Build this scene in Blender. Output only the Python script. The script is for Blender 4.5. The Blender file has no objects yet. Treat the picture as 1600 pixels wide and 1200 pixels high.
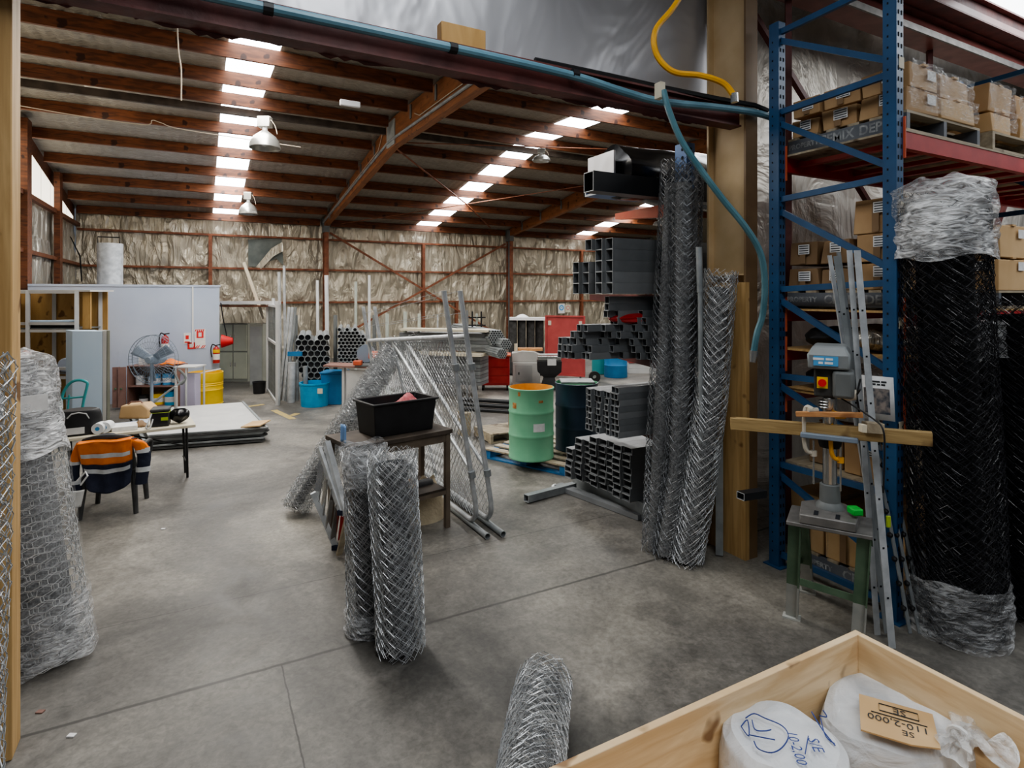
import bpy, math, random
from mathutils import Vector, Matrix
random.seed(7)
C = bpy.context.scene.collection
# ---- camera geometry (metres; X along the portal wall, Y into the far hall) ----
F = 913.0; H = 2.2; HY = 460.0
TH = math.atan(490/913)
VX, VY = math.sin(TH), math.cos(TH); RX, RY = math.cos(TH), -math.sin(TH)
def P(px, py, d):
    t = (px-800)/F
    return Vector((d*(VX+t*RX), d*(VY+t*RY), H-(py-HY)/F*d))
def G(px, py, z=0.0): return P(px, py, (H-z)*F/(py-HY))
def atY(px, py, Y): return P(px, py, Y/(VY+(px-800)/F*RY))
def atX(px, py, X): return P(px, py, X/(VX+(px-800)/F*RX))
VV = Vector((VX, VY, 0)); RR = Vector((RX, RY, 0)); UP = Vector((0, 0, 1)); AX = Vector((1, 0, 0)); AY = Vector((0, 1, 0))

# ---------------------------------------------------------------- materials
def nodes(name):
    m = bpy.data.materials.new(name); m.use_nodes = True
    nt = m.node_tree; b = nt.nodes['Principled BSDF']
    return m, nt, b
def N(nt, t, **kw):
    n = nt.nodes.new(t)
    for k, v in kw.items(): setattr(n, k, v)
    return n
def L(nt, a, b): nt.links.new(a, b)
def c4(c): return (c[0], c[1], c[2], 1)
def mk(name, c1, c2=None, scale=6, rough=.6, metal=0, bump=0, bscale=None, st=(1,1,1), detail=4, lo=.35, hi=.65, spec=.5, dist=0):
    m, nt, b = nodes(name)
    b.inputs['Roughness'].default_value = rough; b.inputs['Metallic'].default_value = metal
    b.inputs['Specular IOR Level'].default_value = spec
    b.inputs['Base Color'].default_value = c4(c1)
    if c2 or bump:
        tc = N(nt, 'ShaderNodeTexCoord'); mp = N(nt, 'ShaderNodeMapping'); mp.inputs['Scale'].default_value = st
        L(nt, tc.outputs['Object'], mp.inputs['Vector'])
    if c2:
        nz = N(nt, 'ShaderNodeTexNoise'); nz.inputs['Scale'].default_value = scale; nz.inputs['Detail'].default_value = detail
        nz.inputs['Distortion'].default_value = dist
        L(nt, mp.outputs[0], nz.inputs['Vector'])
        r = N(nt, 'ShaderNodeValToRGB'); r.color_ramp.elements[0].position = lo; r.color_ramp.elements[1].position = hi
        r.color_ramp.elements[0].color = c4(c1); r.color_ramp.elements[1].color = c4(c2)
        L(nt, nz.outputs['Fac'], r.inputs[0]); L(nt, r.outputs[0], b.inputs['Base Color'])
    if bump:
        n2 = N(nt, 'ShaderNodeTexNoise'); n2.inputs['Scale'].default_value = bscale or scale*3; n2.inputs['Detail'].default_value = 5
        n2.inputs['Distortion'].default_value = dist
        L(nt, mp.outputs[0], n2.inputs['Vector'])
        bp = N(nt, 'ShaderNodeBump'); bp.inputs['Strength'].default_value = bump; bp.inputs['Distance'].default_value = .05
        L(nt, n2.outputs['Fac'], bp.inputs['Height']); L(nt, bp.outputs[0], b.inputs['Normal'])
    return m
def emis(name, c, s):
    m, nt, b = nodes(name)
    b.inputs['Base Color'].default_value = c4(c); b.inputs['Emission Color'].default_value = c4(c); b.inputs['Emission Strength'].default_value = s
    return m
def film(name, tint=(.9,.91,.93), op=.45, sc=9, st=(1,1,3)):
    m, nt, b = nodes(name)
    b.inputs['Base Color'].default_value = c4(tint); b.inputs['Roughness'].default_value = .13; b.inputs['Specular IOR Level'].default_value = 1.0
    tc = N(nt, 'ShaderNodeTexCoord'); mp = N(nt, 'ShaderNodeMapping'); mp.inputs['Scale'].default_value = st
    L(nt, tc.outputs['Object'], mp.inputs['Vector'])
    nz = N(nt, 'ShaderNodeTexNoise'); nz.inputs['Scale'].default_value = sc; nz.inputs['Detail'].default_value = 7; nz.inputs['Distortion'].default_value = 2.2
    L(nt, mp.outputs[0], nz.inputs['Vector'])
    n2 = N(nt, 'ShaderNodeTexNoise'); n2.inputs['Scale'].default_value = sc*.35; n2.inputs['Detail'].default_value = 3
    L(nt, tc.outputs['Object'], n2.inputs['Vector'])
    bp = N(nt, 'ShaderNodeBump'); bp.inputs['Strength'].default_value = .9; bp.inputs['Distance'].default_value = .03
    L(nt, nz.outputs['Fac'], bp.inputs['Height']); L(nt, bp.outputs[0], b.inputs['Normal'])
    mm = N(nt, 'ShaderNodeMath', operation='MULTIPLY'); L(nt, nz.outputs['Fac'], mm.inputs[0]); L(nt, n2.outputs['Fac'], mm.inputs[1])
    r = N(nt, 'ShaderNodeMapRange'); r.inputs['From Min'].default_value = .17; r.inputs['From Max'].default_value = .36
    r.inputs['To Min'].default_value = max(.03, op*.3); r.inputs['To Max'].default_value = min(1, op*1.6)
    L(nt, mm.outputs[0], r.inputs['Value']); L(nt, r.outputs[0], b.inputs['Alpha'])
    return m
def foil(name, c1, c2, st=(1,1,1), sc=2.2, rough=.42, metal=.75, bump=.9, det=6, vo_k=.35, dist=.12):
    m, nt, b = nodes(name)
    b.inputs['Metallic'].default_value = metal; b.inputs['Roughness'].default_value = rough
    tc = N(nt, 'ShaderNodeTexCoord'); mp = N(nt, 'ShaderNodeMapping'); mp.inputs['Scale'].default_value = st
    L(nt, tc.outputs['Object'], mp.inputs['Vector'])
    n1 = N(nt, 'ShaderNodeTexNoise'); n1.inputs['Scale'].default_value = sc; n1.inputs['Detail'].default_value = det; n1.inputs['Roughness'].default_value = .55; n1.inputs['Distortion'].default_value = 1.2
    L(nt, mp.outputs[0], n1.inputs['Vector'])
    r = N(nt, 'ShaderNodeValToRGB'); r.color_ramp.elements[0].position = .3; r.color_ramp.elements[1].position = .7
    r.color_ramp.elements[0].color = c4(c1); r.color_ramp.elements[1].color = c4(c2)
    L(nt, n1.outputs['Fac'], r.inputs[0]); L(nt, r.outputs[0], b.inputs['Base Color'])
    vo = N(nt, 'ShaderNodeTexVoronoi'); vo.inputs['Scale'].default_value = sc*2.3; vo.distance = 'MANHATTAN'
    mx = N(nt, 'ShaderNodeMix', data_type='VECTOR'); mx.inputs[0].default_value = .25
    L(nt, mp.outputs[0], mx.inputs[4]); L(nt, n1.outputs['Color'], mx.inputs[5]); L(nt, mx.outputs[1], vo.inputs['Vector'])
    ad = N(nt, 'ShaderNodeMath', operation='MULTIPLY_ADD'); ad.inputs[1].default_value = vo_k
    L(nt, vo.outputs['Distance'], ad.inputs[0]); L(nt, n1.outputs['Fac'], ad.inputs[2])
    bp = N(nt, 'ShaderNodeBump'); bp.inputs['Strength'].default_value = bump; bp.inputs['Distance'].default_value = dist
    L(nt, ad.outputs[0], bp.inputs['Height']); L(nt, bp.outputs[0], b.inputs['Normal'])
    return m
def wood(name, c1, c2, st=(1,14,14), sc=3, rough=.6, knots=True):
    m, nt, b = nodes(name); b.inputs['Roughness'].default_value = rough
    tc = N(nt, 'ShaderNodeTexCoord'); mp = N(nt, 'ShaderNodeMapping'); mp.inputs['Scale'].default_value = st
    L(nt, tc.outputs['Object'], mp.inputs['Vector'])
    nz = N(nt, 'ShaderNodeTexNoise'); nz.inputs['Scale'].default_value = sc; nz.inputs['Detail'].default_value = 5; nz.inputs['Distortion'].default_value = .8
    L(nt, mp.outputs[0], nz.inputs['Vector'])
    r = N(nt, 'ShaderNodeValToRGB'); r.color_ramp.elements[0].position = .35; r.color_ramp.elements[1].position = .65
    r.color_ramp.elements[0].color = c4(c1); r.color_ramp.elements[1].color = c4(c2)
    L(nt, nz.outputs['Fac'], r.inputs[0])
    vo = N(nt, 'ShaderNodeTexNoise'); vo.inputs['Scale'].default_value = 5; vo.inputs['Detail'].default_value = 2
    L(nt, tc.outputs['Object'], vo.inputs['Vector'])
    r2 = N(nt, 'ShaderNodeMapRange'); r2.inputs['From Min'].default_value = .635; r2.inputs['From Max'].default_value = .69
    L(nt, vo.outputs['Fac'], r2.inputs['Value'])
    mx = N(nt, 'ShaderNodeMix', data_type='RGBA'); mx.inputs[7].default_value = (c1[0]*.45, c1[1]*.38, c1[2]*.35, 1)
    L(nt, r2.outputs[0], mx.inputs[0]); L(nt, r.outputs[0], mx.inputs[6]); L(nt, mx.outputs[2], b.inputs['Base Color'])
    return m

# ---------------------------------------------------------------- mesh builder
class MB:
    def __init__(s): s.v = []; s.f = []; s.rim = set()
    def add(s, vs, fs):
        o = len(s.v); s.v += [Vector(v) for v in vs]; s.f += [tuple(i+o for i in f) for f in fs]; return s
    def obox(s, c, a, b, d):
        c = Vector(c); a = Vector(a); b = Vector(b); d = Vector(d)
        vs = [c+x*a+y*b+z*d for z in (-1,1) for y in (-1,1) for x in (-1,1)]
        return s.add(vs, [(0,2,3,1),(4,5,7,6),(0,1,5,4),(2,6,7,3),(0,4,6,2),(1,3,7,5)])
    def box(s, x0, x1, y0, y1, z0, z1):
        return s.obox(((x0+x1)/2,(y0+y1)/2,(z0+z1)/2), ((x1-x0)/2,0,0), (0,(y1-y0)/2,0), (0,0,(z1-z0)/2))
    def beam(s, p0, p1, w, h, up=UP):
        p0 = Vector(p0); p1 = Vector(p1); t = (p1-p0); l = t.length; t = t/l
        side = t.cross(Vector(up)); side = side.normalized() if side.length > 1e-5 else t.orthogonal().normalized()
        u = side.cross(t).normalized()
        return s.obox((p0+p1)/2, t*l/2, side*w/2, u*h/2)
    def hollow(s, p0, p1, w, h, th, up=UP):
        p0 = Vector(p0); p1 = Vector(p1); t = (p1-p0).normalized(); side = t.cross(Vector(up)).normalized(); u = side.cross(t)
        rings = []
        for p in (p0, p1):
            for k in (0, th):
                rings.append([p+side*(sx*(w/2-k))+u*(sy*(h/2-k)) for sx, sy in ((-1,-1),(1,-1),(1,1),(-1,1))])
        vs = [v for r in rings for v in r]; fs = []
        for i in range(4):
            j = (i+1) % 4
            fs += [(i,j,8+j,8+i), (4+j,4+i,12+i,12+j), (j,i,4+i,4+j), (8+i,8+j,12+j,12+i)]
            s.rim.add(len(s.f)+len(fs)-2)
        return s.add(vs, fs)
    def ring(s, p0, p1, r, th, n=14):
        p0 = Vector(p0); p1 = Vector(p1); t = (p1-p0).normalized(); a = t.orthogonal().normalized(); b = t.cross(a)
        vs = []
        for p in (p0, p1):
            for rr in (r, r-th):
                vs += [p+a*(rr*math.cos(2*math.pi*i/n))+b*(rr*math.sin(2*math.pi*i/n)) for i in range(n)]
        fs = []
        for i in range(n):
            j = (i+1) % n
            fs += [(i,j,2*n+j,2*n+i), (n+j,n+i,3*n+i,3*n+j), (j,i,n+i,n+j), (2*n+i,2*n+j,3*n+j,3*n+i)]
            s.rim.add(len(s.f)+len(fs)-2)
        return s.add(vs, fs)
    def cyl(s, p0, p1, r0, r1=None, n=16, caps=True):
        r1 = r0 if r1 is None else r1
        p0 = Vector(p0); p1 = Vector(p1); t = (p1-p0).normalized(); a = t.orthogonal().normalized(); b = t.cross(a)
        vs = [p+a*(r*math.cos(2*math.pi*i/n))+b*(r*math.sin(2*math.pi*i/n)) for p, r in ((p0,r0),(p1,r1)) for i in range(n)]
        fs = [(i,(i+1)%n,n+(i+1)%n,n+i) for i in range(n)]
        if caps: fs += [tuple(range(n-1,-1,-1)), tuple(range(n,2*n))]
        return s.add(vs, fs)
    def tube(s, pts, r, n=6, closed=False):
        pts = [Vector(p) for p in pts]; m = len(pts); a = None; vs = []
        for i, p in enumerate(pts):
            if closed: t = pts[(i+1)%m]-pts[i-1]
            else: t = pts[min(i+1,m-1)]-pts[max(i-1,0)]
            t = t.normalized() if t.length > 1e-9 else UP
            a = t.orthogonal().normalized() if a is None else (a-t*a.dot(t)).normalized()
            b = t.cross(a)
            vs += [p+a*(r*math.cos(2*math.pi*k/n))+b*(r*math.sin(2*math.pi*k/n)) for k in range(n)]
        fs = []
        for i in range(m if closed else m-1):
            j = (i+1) % m
            fs += [(i*n+k, i*n+(k+1)%n, j*n+(k+1)%n, j*n+k) for k in range(n)]
        if not closed: fs += [tuple(range(n-1,-1,-1)), tuple(range((m-1)*n, m*n))]
        return s.add(vs, fs)
    def lathe(s, c, prof, n=24, axis=UP):
        c = Vector(c); t = Vector(axis).normalized(); a = t.orthogonal().normalized(); b = t.cross(a)
        vs = [c+t*z+a*(r*math.cos(2*math.pi*i/n))+b*(r*math.sin(2*math.pi*i/n)) for r, z in prof for i in range(n)]
        fs = [(k*n+i, k*n+(i+1)%n, (k+1)*n+(i+1)%n, (k+1)*n+i) for k in range(len(prof)-1) for i in range(n)]
        return s.add(vs, fs)
    def grid(s, fn, nu, nv):
        vs = [fn(i/nu, j/nv) for j in range(nv+1) for i in range(nu+1)]
        return s.add(vs, [(j*(nu+1)+i, j*(nu+1)+i+1, (j+1)*(nu+1)+i+1, (j+1)*(nu+1)+i) for j in range(nv) for i in range(nu)])
    def quad(s, a, b, c, d): return s.add([a,b,c,d], [(0,1,2,3)])
    def prism(s, poly, off):
        n = len(poly); off = Vector(off); vs = [Vector(p) for p in poly]+[Vector(p)+off for p in poly]
        return s.add(vs, [tuple(range(n-1,-1,-1)), tuple(range(n,2*n))]+[(i,(i+1)%n,n+(i+1)%n,n+i) for i in range(n)])
    def build(s, name, mat, parent=None, bevel=0, flat=False, ang=35, solid=0):
        if parent is None:
            xs = [v.x for v in s.v]; ys = [v.y for v in s.v]; o = Vector(((min(xs)+max(xs))/2, (min(ys)+max(ys))/2, min(v.z for v in s.v)))
        else: o = Vector(parent['_o']) if '_o' in parent else Vector((0,0,0))
        me = bpy.data.meshes.new(name); me.from_pydata([v-o for v in s.v], [], s.f); me.update()
        if not flat:
            me.shade_smooth(); me.set_sharp_from_angle(angle=math.radians(ang))
        me.materials.append(mat)
        if s.rim:
            me.materials.append(M['rim'])
            for k in s.rim: me.polygons[k].material_index = 1
        ob = bpy.data.objects.new(name, me); C.objects.link(ob)
        if parent is None: ob.location = o
        else: ob.parent = parent
        ob['_o'] = tuple(o)
        if bevel:
            md = ob.modifiers.new('bevel', 'BEVEL'); md.width = bevel; md.segments = 2; md.limit_method = 'ANGLE'; md.angle_limit = math.radians(50)
        if solid:
            md = ob.modifiers.new('solid', 'SOLIDIFY'); md.thickness = solid; md.offset = 0
        return ob
def tag(o, label, cat, group=None, kind=None):
    o['label'] = label; o['category'] = cat
    if group: o['group'] = group
    if kind: o['kind'] = kind
    return o
def thing(name, loc, label, cat, group=None):
    o = bpy.data.objects.new(name, None); C.objects.link(o); o.location = loc; o.empty_display_size = .1; o['_o'] = tuple(loc)
    return tag(o, label, cat, group)
def struct(mb, name, m, **kw):
    o = mb.build(name, m, **kw); o['kind'] = 'structure'; return o
def dup(root, loc, label=None, group=None):
    r = root.copy(); C.objects.link(r); r.location = loc
    if label: r['label'] = label
    if group: r['group'] = group
    for ch in list(root.children):
        c = ch.copy(); C.objects.link(c); c.parent = r
        for g in list(ch.children):
            d = g.copy(); C.objects.link(d); d.parent = c
    return r
ORD = ['first','second','third','fourth','fifth','sixth','seventh','eighth','ninth','tenth','eleventh','twelfth']
def text(body, size, c, ax, up, mat, parent, name='lettering'):
    cu = bpy.data.curves.new(name, 'FONT'); cu.body = body; cu.size = size; cu.align_x = 'CENTER'; cu.align_y = 'CENTER'; cu.resolution_u = 2; cu.offset = .0025 if mat is M['stencil'] else .0
    t = bpy.data.objects.new(name, cu); C.objects.link(t)
    dg = bpy.context.evaluated_depsgraph_get(); me = bpy.data.meshes.new_from_object(t.evaluated_get(dg))
    C.objects.unlink(t); bpy.data.objects.remove(t)
    ax = Vector(ax).normalized(); up = Vector(up).normalized()
    o = Vector(parent['_o'])
    for v in me.vertices: v.co = Vector(c)+ax*v.co.x+up*v.co.y-o
    me.materials.clear(); me.materials.append(mat)
    ob = bpy.data.objects.new(name, me); C.objects.link(ob); ob.parent = parent; ob['_o'] = tuple(o)
    return ob

# ---- wire netting
def axis_fn(pts):
    pts = [Vector(p) for p in pts]; ls = [(pts[i+1]-pts[i]).length for i in range(len(pts)-1)]; T = sum(ls)
    def f(t):
        d = max(0, min(1, t))*T
        for i, l in enumerate(ls):
            if d <= l or i == len(ls)-1: return pts[i].lerp(pts[i+1], d/l)
            d -= l
    t = (pts[-1]-pts[0]).normalized()
    a = (AX - t*t.x) if abs(t.x) < .9 else (UP-t*t.z)
    a.normalize(); b = t.cross(a)
    return f, a, b, T
def chain(mb, pts, r, s=.06, wr=.0022, layers=(1,.86,.7), rise=(.5,1.0), jit=.006, seed=0, squash=1.0):
    """chain link: wires zigzag along the roll and hook into both neighbours; every layer is skewed by its own twist"""
    rnd = random.Random(seed); f, a, b, T = axis_fn(pts); w = s*.68
    for li, lf in enumerate(layers):
        R = r*lf; n = 2*max(4, round(math.pi*R/w)); d = 2*math.pi/n; h = w*rnd.uniform(*rise); m = int(T/h); ph = rnd.random()*6
        tw = rnd.uniform(-.5,.5)*T/r*.5; wob = [rnd.random()*6 for _ in range(4)]
        for k in range(n):
            pp = []; e0 = rnd.randint(0, 1); e1 = m-rnd.randint(0, 1); off = rnd.uniform(-.10,.10)*d
            for q in range(e0, e1+1):
                t = q/m; up = (q+k) % 2
                an = ph+(k+up)*d+tw*t+off+rnd.uniform(-.06,.06)*d
                rr = R+(wr*1.1 if up else -wr*1.1)+rnd.uniform(-jit, jit)*.45+jit*math.sin(3*an+wob[0]+5*t)
                pp.append(f(min(1, max(0, t+rnd.uniform(-.1,.1)/m)))+a*(rr*math.cos(an))+b*(rr*math.sin(an)*squash))
            mb.tube(pp, wr, 3)
    return mb
def hexnet(mb, pts, r, w=.075, h=.05, wr=.002, layers=(1,.9), seed=0):
    rnd = random.Random(seed); f, a, b, T = axis_fn(pts)
    for lf in layers:
        R = r*lf; n = 2*max(4, round(2*math.pi*R/w)); rows = int(T/h); ph = rnd.random(); sk = rnd.uniform(.2, .5)
        jt = {}
        def pt(k, j):
            k2 = k % n
            if (k2, j) not in jt: jt[(k2, j)] = (rnd.uniform(-.08,.08), rnd.uniform(-.08,.08), rnd.uniform(-.012,.012))
            q = jt[(k2, j)]
            z = max(0, min(T, j*h+(.2*h if (k+j) % 2 == 0 else -.2*h)+q[1]*h))
            an = 2*math.pi*(k+ph+q[0])/n+sk*z/T; rr = R*(1+q[2])
            return f(z/T)+a*(rr*math.cos(an))+b*(rr*math.sin(an))
        for j in range(rows+1):
            mb.tube([pt(k, j) for k in range(n)], wr, 3, closed=True)
            for k in range(n):
                if (k+j) % 2 == 0 and j < rows: mb.tube([pt(k, j), pt(k, j+1)], wr*1.4, 3)
    return mb
def wrapfilm(mb, pts, r, t0, t1, amp=.02, n=40, m=24, seed=0, cap=False):
    rnd = random.Random(seed); f, a, b, T = axis_fn(pts); ph = [rnd.random()*6 for _ in range(8)]
    def fn(u, v):
        t = t0+(t1-t0)*v; an = 2*math.pi*u
        w = math.sin(3*an+ph[0]+7*v)*.4+math.sin(7*an+ph[1]-19*v)*.35+math.sin(12*an+ph[2]+33*v)*.25+math.sin(5*an+ph[3]+41*v)*.3
        w = w*(1 if 0 < u < 1 else 1)
        rr = r+amp*w
        if cap and v > .86: rr *= max(.05, 1-((v-.86)/.14)**2*.55)
        ed = 0 if 0 < v < 1 else .02*math.sin(4*an+ph[4])
        return f(t)+(f(1)-f(0)).normalized()*(ed+max(0, t-1)*T)+a*(rr*math.cos(an))+b*(rr*math.sin(an))
    return mb.grid(fn, n, m)
# ---------------------------------------------------------------- material palette
M = {}
M['rust_wood'] = wood('rust_wood', (.085,.027,.011), (.21,.07,.025), st=(1,10,6), sc=3, rough=.55)
M['rafter'] = wood('rafter', (.20,.075,.027), (.32,.125,.048), st=(9,1,5), sc=2.5, rough=.5)
M['redsteel'] = mk('redsteel', (.085,.022,.02), (.16,.045,.04), 5, rough=.5, bump=.1)
M['redsteel2'] = mk('redsteel2', (.16,.05,.045), (.27,.10,.09), 4, rough=.35)
M['rustgirt'] = mk('rustgirt', (.16,.05,.022), (.30,.11,.055), 6, rough=.6)
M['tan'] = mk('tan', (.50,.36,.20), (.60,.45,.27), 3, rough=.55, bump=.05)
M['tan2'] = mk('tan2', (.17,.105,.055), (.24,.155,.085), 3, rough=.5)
M['pine'] = wood('pine', (.46,.28,.11), (.62,.41,.19), st=(9,9,.7), sc=2.5, rough=.6)
M['plypale'] = wood('plypale', (.68,.48,.27), (.84,.66,.43), st=(1.2,1.2,9), sc=2.2, rough=.55)
M['beamwood'] = wood('beamwood', (.30,.20,.085), (.45,.32,.15), st=(1,1,14), sc=3)
M['orangewood'] = wood('orangewood', (.50,.23,.09), (.62,.33,.15), st=(2,2,14), sc=3)
M['greywood'] = wood('greywood', (.30,.25,.18), (.46,.39,.28), st=(1.5,6,8), sc=3)
M['greyplastic'] = mk('greyplastic', (.11,.12,.14), (.16,.17,.19), 5, rough=.55)
M['ply'] = wood('ply', (.40,.23,.075), (.52,.32,.12), st=(3,3,1), sc=2)
M['chip'] = mk('chip', (.48,.25,.09), (.62,.38,.17), 60, rough=.7)
M['blue'] = mk('blue', (.018,.07,.165), (.026,.095,.215), 4, rough=.38, spec=.5)
M['blue2'] = mk('blue2', (.06,.15,.36), (.085,.19,.42), 4, rough=.4)
M['holes'] = mk('holes', (.006,.008,.014), rough=.8)
M['red'] = mk('red', (.36,.014,.016), (.46,.03,.028), 5, rough=.42)
M['redorange'] = mk('redorange', (.55,.10,.045), (.62,.15,.07), 5, rough=.5)
M['rim'] = mk('rim', (.40,.42,.43), rough=.4)
M['galv'] = mk('galv', (.46,.48,.50), (.66,.68,.70), 9, rough=.42, metal=.3)
M['galvdull'] = mk('galvdull', (.24,.26,.27), (.36,.38,.39), 6, rough=.45, metal=.3)
M['tube'] = mk('tube', (.145,.155,.165), (.22,.23,.24), 3, rough=.42, metal=.25)
M['tubelight'] = mk('tubelight', (.20,.21,.22), (.29,.30,.31), 3, rough=.42, metal=.25)
M['tubeblack'] = mk('tubeblack', (.012,.013,.016), (.022,.024,.028), 3, rough=.42)
M['boreshade'] = mk('boreshade', (.02,.021,.024), rough=.9)  # near-black colour standing for the shade inside open tube ends
M['wire'] = mk('wire', (.30,.31,.32), (.60,.61,.62), 14, rough=.35, metal=.4)
M['wiredark'] = mk('wiredark', (.10,.105,.115), (.30,.31,.32), 9, rough=.4, metal=.4)
M['wirebright'] = mk('wirebright', (.36,.37,.385), (.72,.73,.74), 14, rough=.35, metal=.4)
M['wireblack'] = mk('wireblack', (.014,.014,.017), (.05,.05,.056), 20, rough=.25)
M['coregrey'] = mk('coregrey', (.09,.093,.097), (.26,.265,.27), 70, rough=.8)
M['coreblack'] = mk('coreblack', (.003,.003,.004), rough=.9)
M['film'] = film('film', op=.34)
M['filmlight'] = film('filmlight', op=.2, sc=12)
M['filmdense'] = film('filmdense', tint=(.88,.89,.91), op=.6, sc=8)
M['cord_black'] = mk('cord_black', (.012,.012,.013), rough=.55)
M['hoseblue'] = mk('hoseblue', (.06,.15,.185), (.10,.21,.25), 5, rough=.35)
M['pipeblue'] = mk('pipeblue', (.12,.25,.32), (.17,.32,.40), 5, rough=.35)
M['hoseyellow'] = mk('hoseyellow', (.62,.30,.02), (.72,.38,.035), 5, rough=.4)
M['brass'] = mk('brass', (.5,.42,.28), rough=.4, metal=.8)
M['card'] = mk('card', (.42,.26,.13), (.52,.34,.18), 3, rough=.7)
M['cardlight'] = mk('cardlight', (.55,.36,.18), (.64,.44,.24), 3, rough=.7)
M['carddark'] = mk('carddark', (.24,.15,.08), (.31,.20,.11), 3, rough=.7)
M['paper'] = mk('paper', (.74,.74,.74), (.84,.84,.84), 20, rough=.7)
M['ink'] = mk('ink', (.04,.045,.05), rough=.7)
M['bluepen'] = mk('bluepen', (.04,.07,.26), rough=.7)
M['stencil'] = mk('stencil', (.42,.43,.43), (.2,.21,.22), 22, rough=.8)
M['white'] = mk('white', (.75,.76,.77), rough=.5)
M['sack'] = mk('sack', (.56,.58,.61), (.74,.75,.77), 5, rough=.6, bump=.5, bscale=7, dist=1)
M['bagclear'] = film('bagclear', tint=(.86,.87,.88), op=.62, sc=5)
M['officeblue'] = mk('officeblue', (.46,.53,.68), (.52,.59,.73), 1.2, rough=.6)
M['cabblue'] = mk('cabblue', (.55,.70,.88), (.60,.74,.9), 1.5, rough=.5)
M['grey'] = mk('grey', (.30,.31,.30), (.36,.37,.36), 3, rough=.55)
M['greydark'] = mk('greydark', (.14,.15,.15), (.19,.2,.2), 3, rough=.55)
M['greylight'] = mk('greylight', (.52,.52,.52), (.6,.6,.59), 3, rough=.55)
M['locker'] = mk('locker', (.60,.61,.48), (.66,.67,.54), 3, rough=.5)
M['lockerdark'] = mk('lockerdark', (.30,.305,.26), (.36,.365,.31), 3, rough=.5)
M['black'] = mk('black', (.012,.012,.014), (.02,.02,.022), 8, rough=.5)
M['blackgloss'] = mk('blackgloss', (.01,.01,.012), rough=.22)
M['darkwood'] = mk('darkwood', (.05,.038,.03), (.10,.078,.06), 5, rough=.6)
M['legbrown'] = mk('legbrown', (.13,.10,.075), (.19,.15,.11), 6, rough=.6)
M['yellow'] = mk('yellow', (.80,.50,.01), (.88,.60,.03), 4, rough=.4)
M['teal'] = mk('teal', (.03,.28,.30), rough=.4)
M['cyan'] = mk('cyan', (.01,.30,.58), (.02,.38,.66), 6, rough=.4)
M['binblue'] = mk('binblue', (.02,.16,.36), (.03,.2,.42), 5, rough=.5)
M['orange'] = mk('orange', (.86,.20,.012), (.93,.26,.03), 9, rough=.8, bump=.25, bscale=14)
M['navy'] = mk('navy', (.014,.018,.04), (.024,.03,.058), 9, rough=.85, bump=.3, bscale=14)
M['silver'] = mk('silver', (.58,.60,.62), (.66,.68,.7), 30, rough=.5)
M['drumgreen'] = mk('drumgreen', (.19,.50,.30), (.24,.56,.35), 4, rough=.45)
M['druminner'] = mk('druminner', (.70,.32,.05), (.78,.42,.10), 7, rough=.6)
M['drumblue'] = mk('drumblue', (.012,.028,.05), (.022,.045,.075), 4, rough=.4)
M['rustspot'] = mk('rustspot', (.34,.13,.03), (.55,.30,.12), 30, rough=.8)
M['palletblue'] = mk('palletblue', (.02,.13,.34), (.04,.20,.42), 6, rough=.6)
M['fangrey'] = mk('fangrey', (.22,.27,.34), rough=.4)
M['pressgreen'] = mk('pressgreen', (.10,.17,.105), (.15,.225,.145), 7, rough=.6)
M['presswear'] = mk('presswear', (.40,.41,.39), (.5,.5,.47), 8, rough=.6)
M['presshead'] = mk('presshead', (.21,.23,.235), (.27,.29,.3), 5, rough=.45)
M['steel'] = mk('steel', (.45,.45,.44), (.55,.55,.54), 10, rough=.25, metal=.9)
M['iron'] = mk('iron', (.17,.165,.16), (.26,.25,.24), 10, rough=.5, metal=.4)
M['green'] = mk('green', (.01,.42,.05), rough=.4)
M['lime'] = mk('lime', (.38,.5,.05), rough=.5)
M['clampyellow'] = mk('clampyellow', (.78,.36,.02), rough=.45)
M['clampgrey'] = mk('clampgrey', (.55,.5,.42), rough=.45)
M['photo1'] = mk('photo1', (.03,.05,.08), (.35,.30,.27), 26, rough=.3, detail=3)
M['cream'] = mk('cream', (.66,.60,.47), rough=.6)
M['canvas'] = mk('canvas', (.62,.52,.36), (.7,.6,.43), 6, rough=.8, bump=.3)
M['dustyblack'] = mk('dustyblack', (.03,.03,.03), (.07,.07,.07), 9, rough=.6)
M['redcabinet'] = mk('redcabinet', (.33,.05,.05), (.42,.075,.07), 3, rough=.5)
M['machine'] = mk('machine', (.40,.40,.38), (.48,.48,.46), 3, rough=.5)
M['lampshade'] = mk('lampshade', (.45,.45,.43), (.6,.6,.57), 6, rough=.3, metal=.7)
M['lavender'] = mk('lavender', (.52,.48,.62), rough=.5)
M['brownred'] = mk('brownred', (.22,.12,.10), (.28,.16,.13), 4, rough=.6)
M['postgreen'] = mk('postgreen', (.46,.50,.45), (.54,.58,.53), 4, rough=.5)
M['oldyellow'] = mk('oldyellow', (.30,.25,.15), (.50,.37,.09), 14, rough=.7)
M['postdark'] = mk('postdark', (.13,.15,.14), (.2,.22,.2), 3, rough=.6)
M['redrag'] = mk('redrag', (.55,.12,.14), (.65,.25,.25), 20, rough=.9)
M['skyblue'] = mk('skyblue', (.25,.42,.72), rough=.6)
M['signred'] = mk('signred', (.70,.03,.03), rough=.5)
M['signblue'] = mk('signblue', (.10,.36,.66), rough=.5)
M['rope'] = mk('rope', (.5,.42,.33), rough=.8)
M['foilback'] = foil('foilback', (.40,.355,.28), (.68,.63,.52), st=(1.3,1,.40), sc=1.7, metal=.6, rough=.36, bump=.85, det=5, vo_k=.3, dist=.22)
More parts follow.
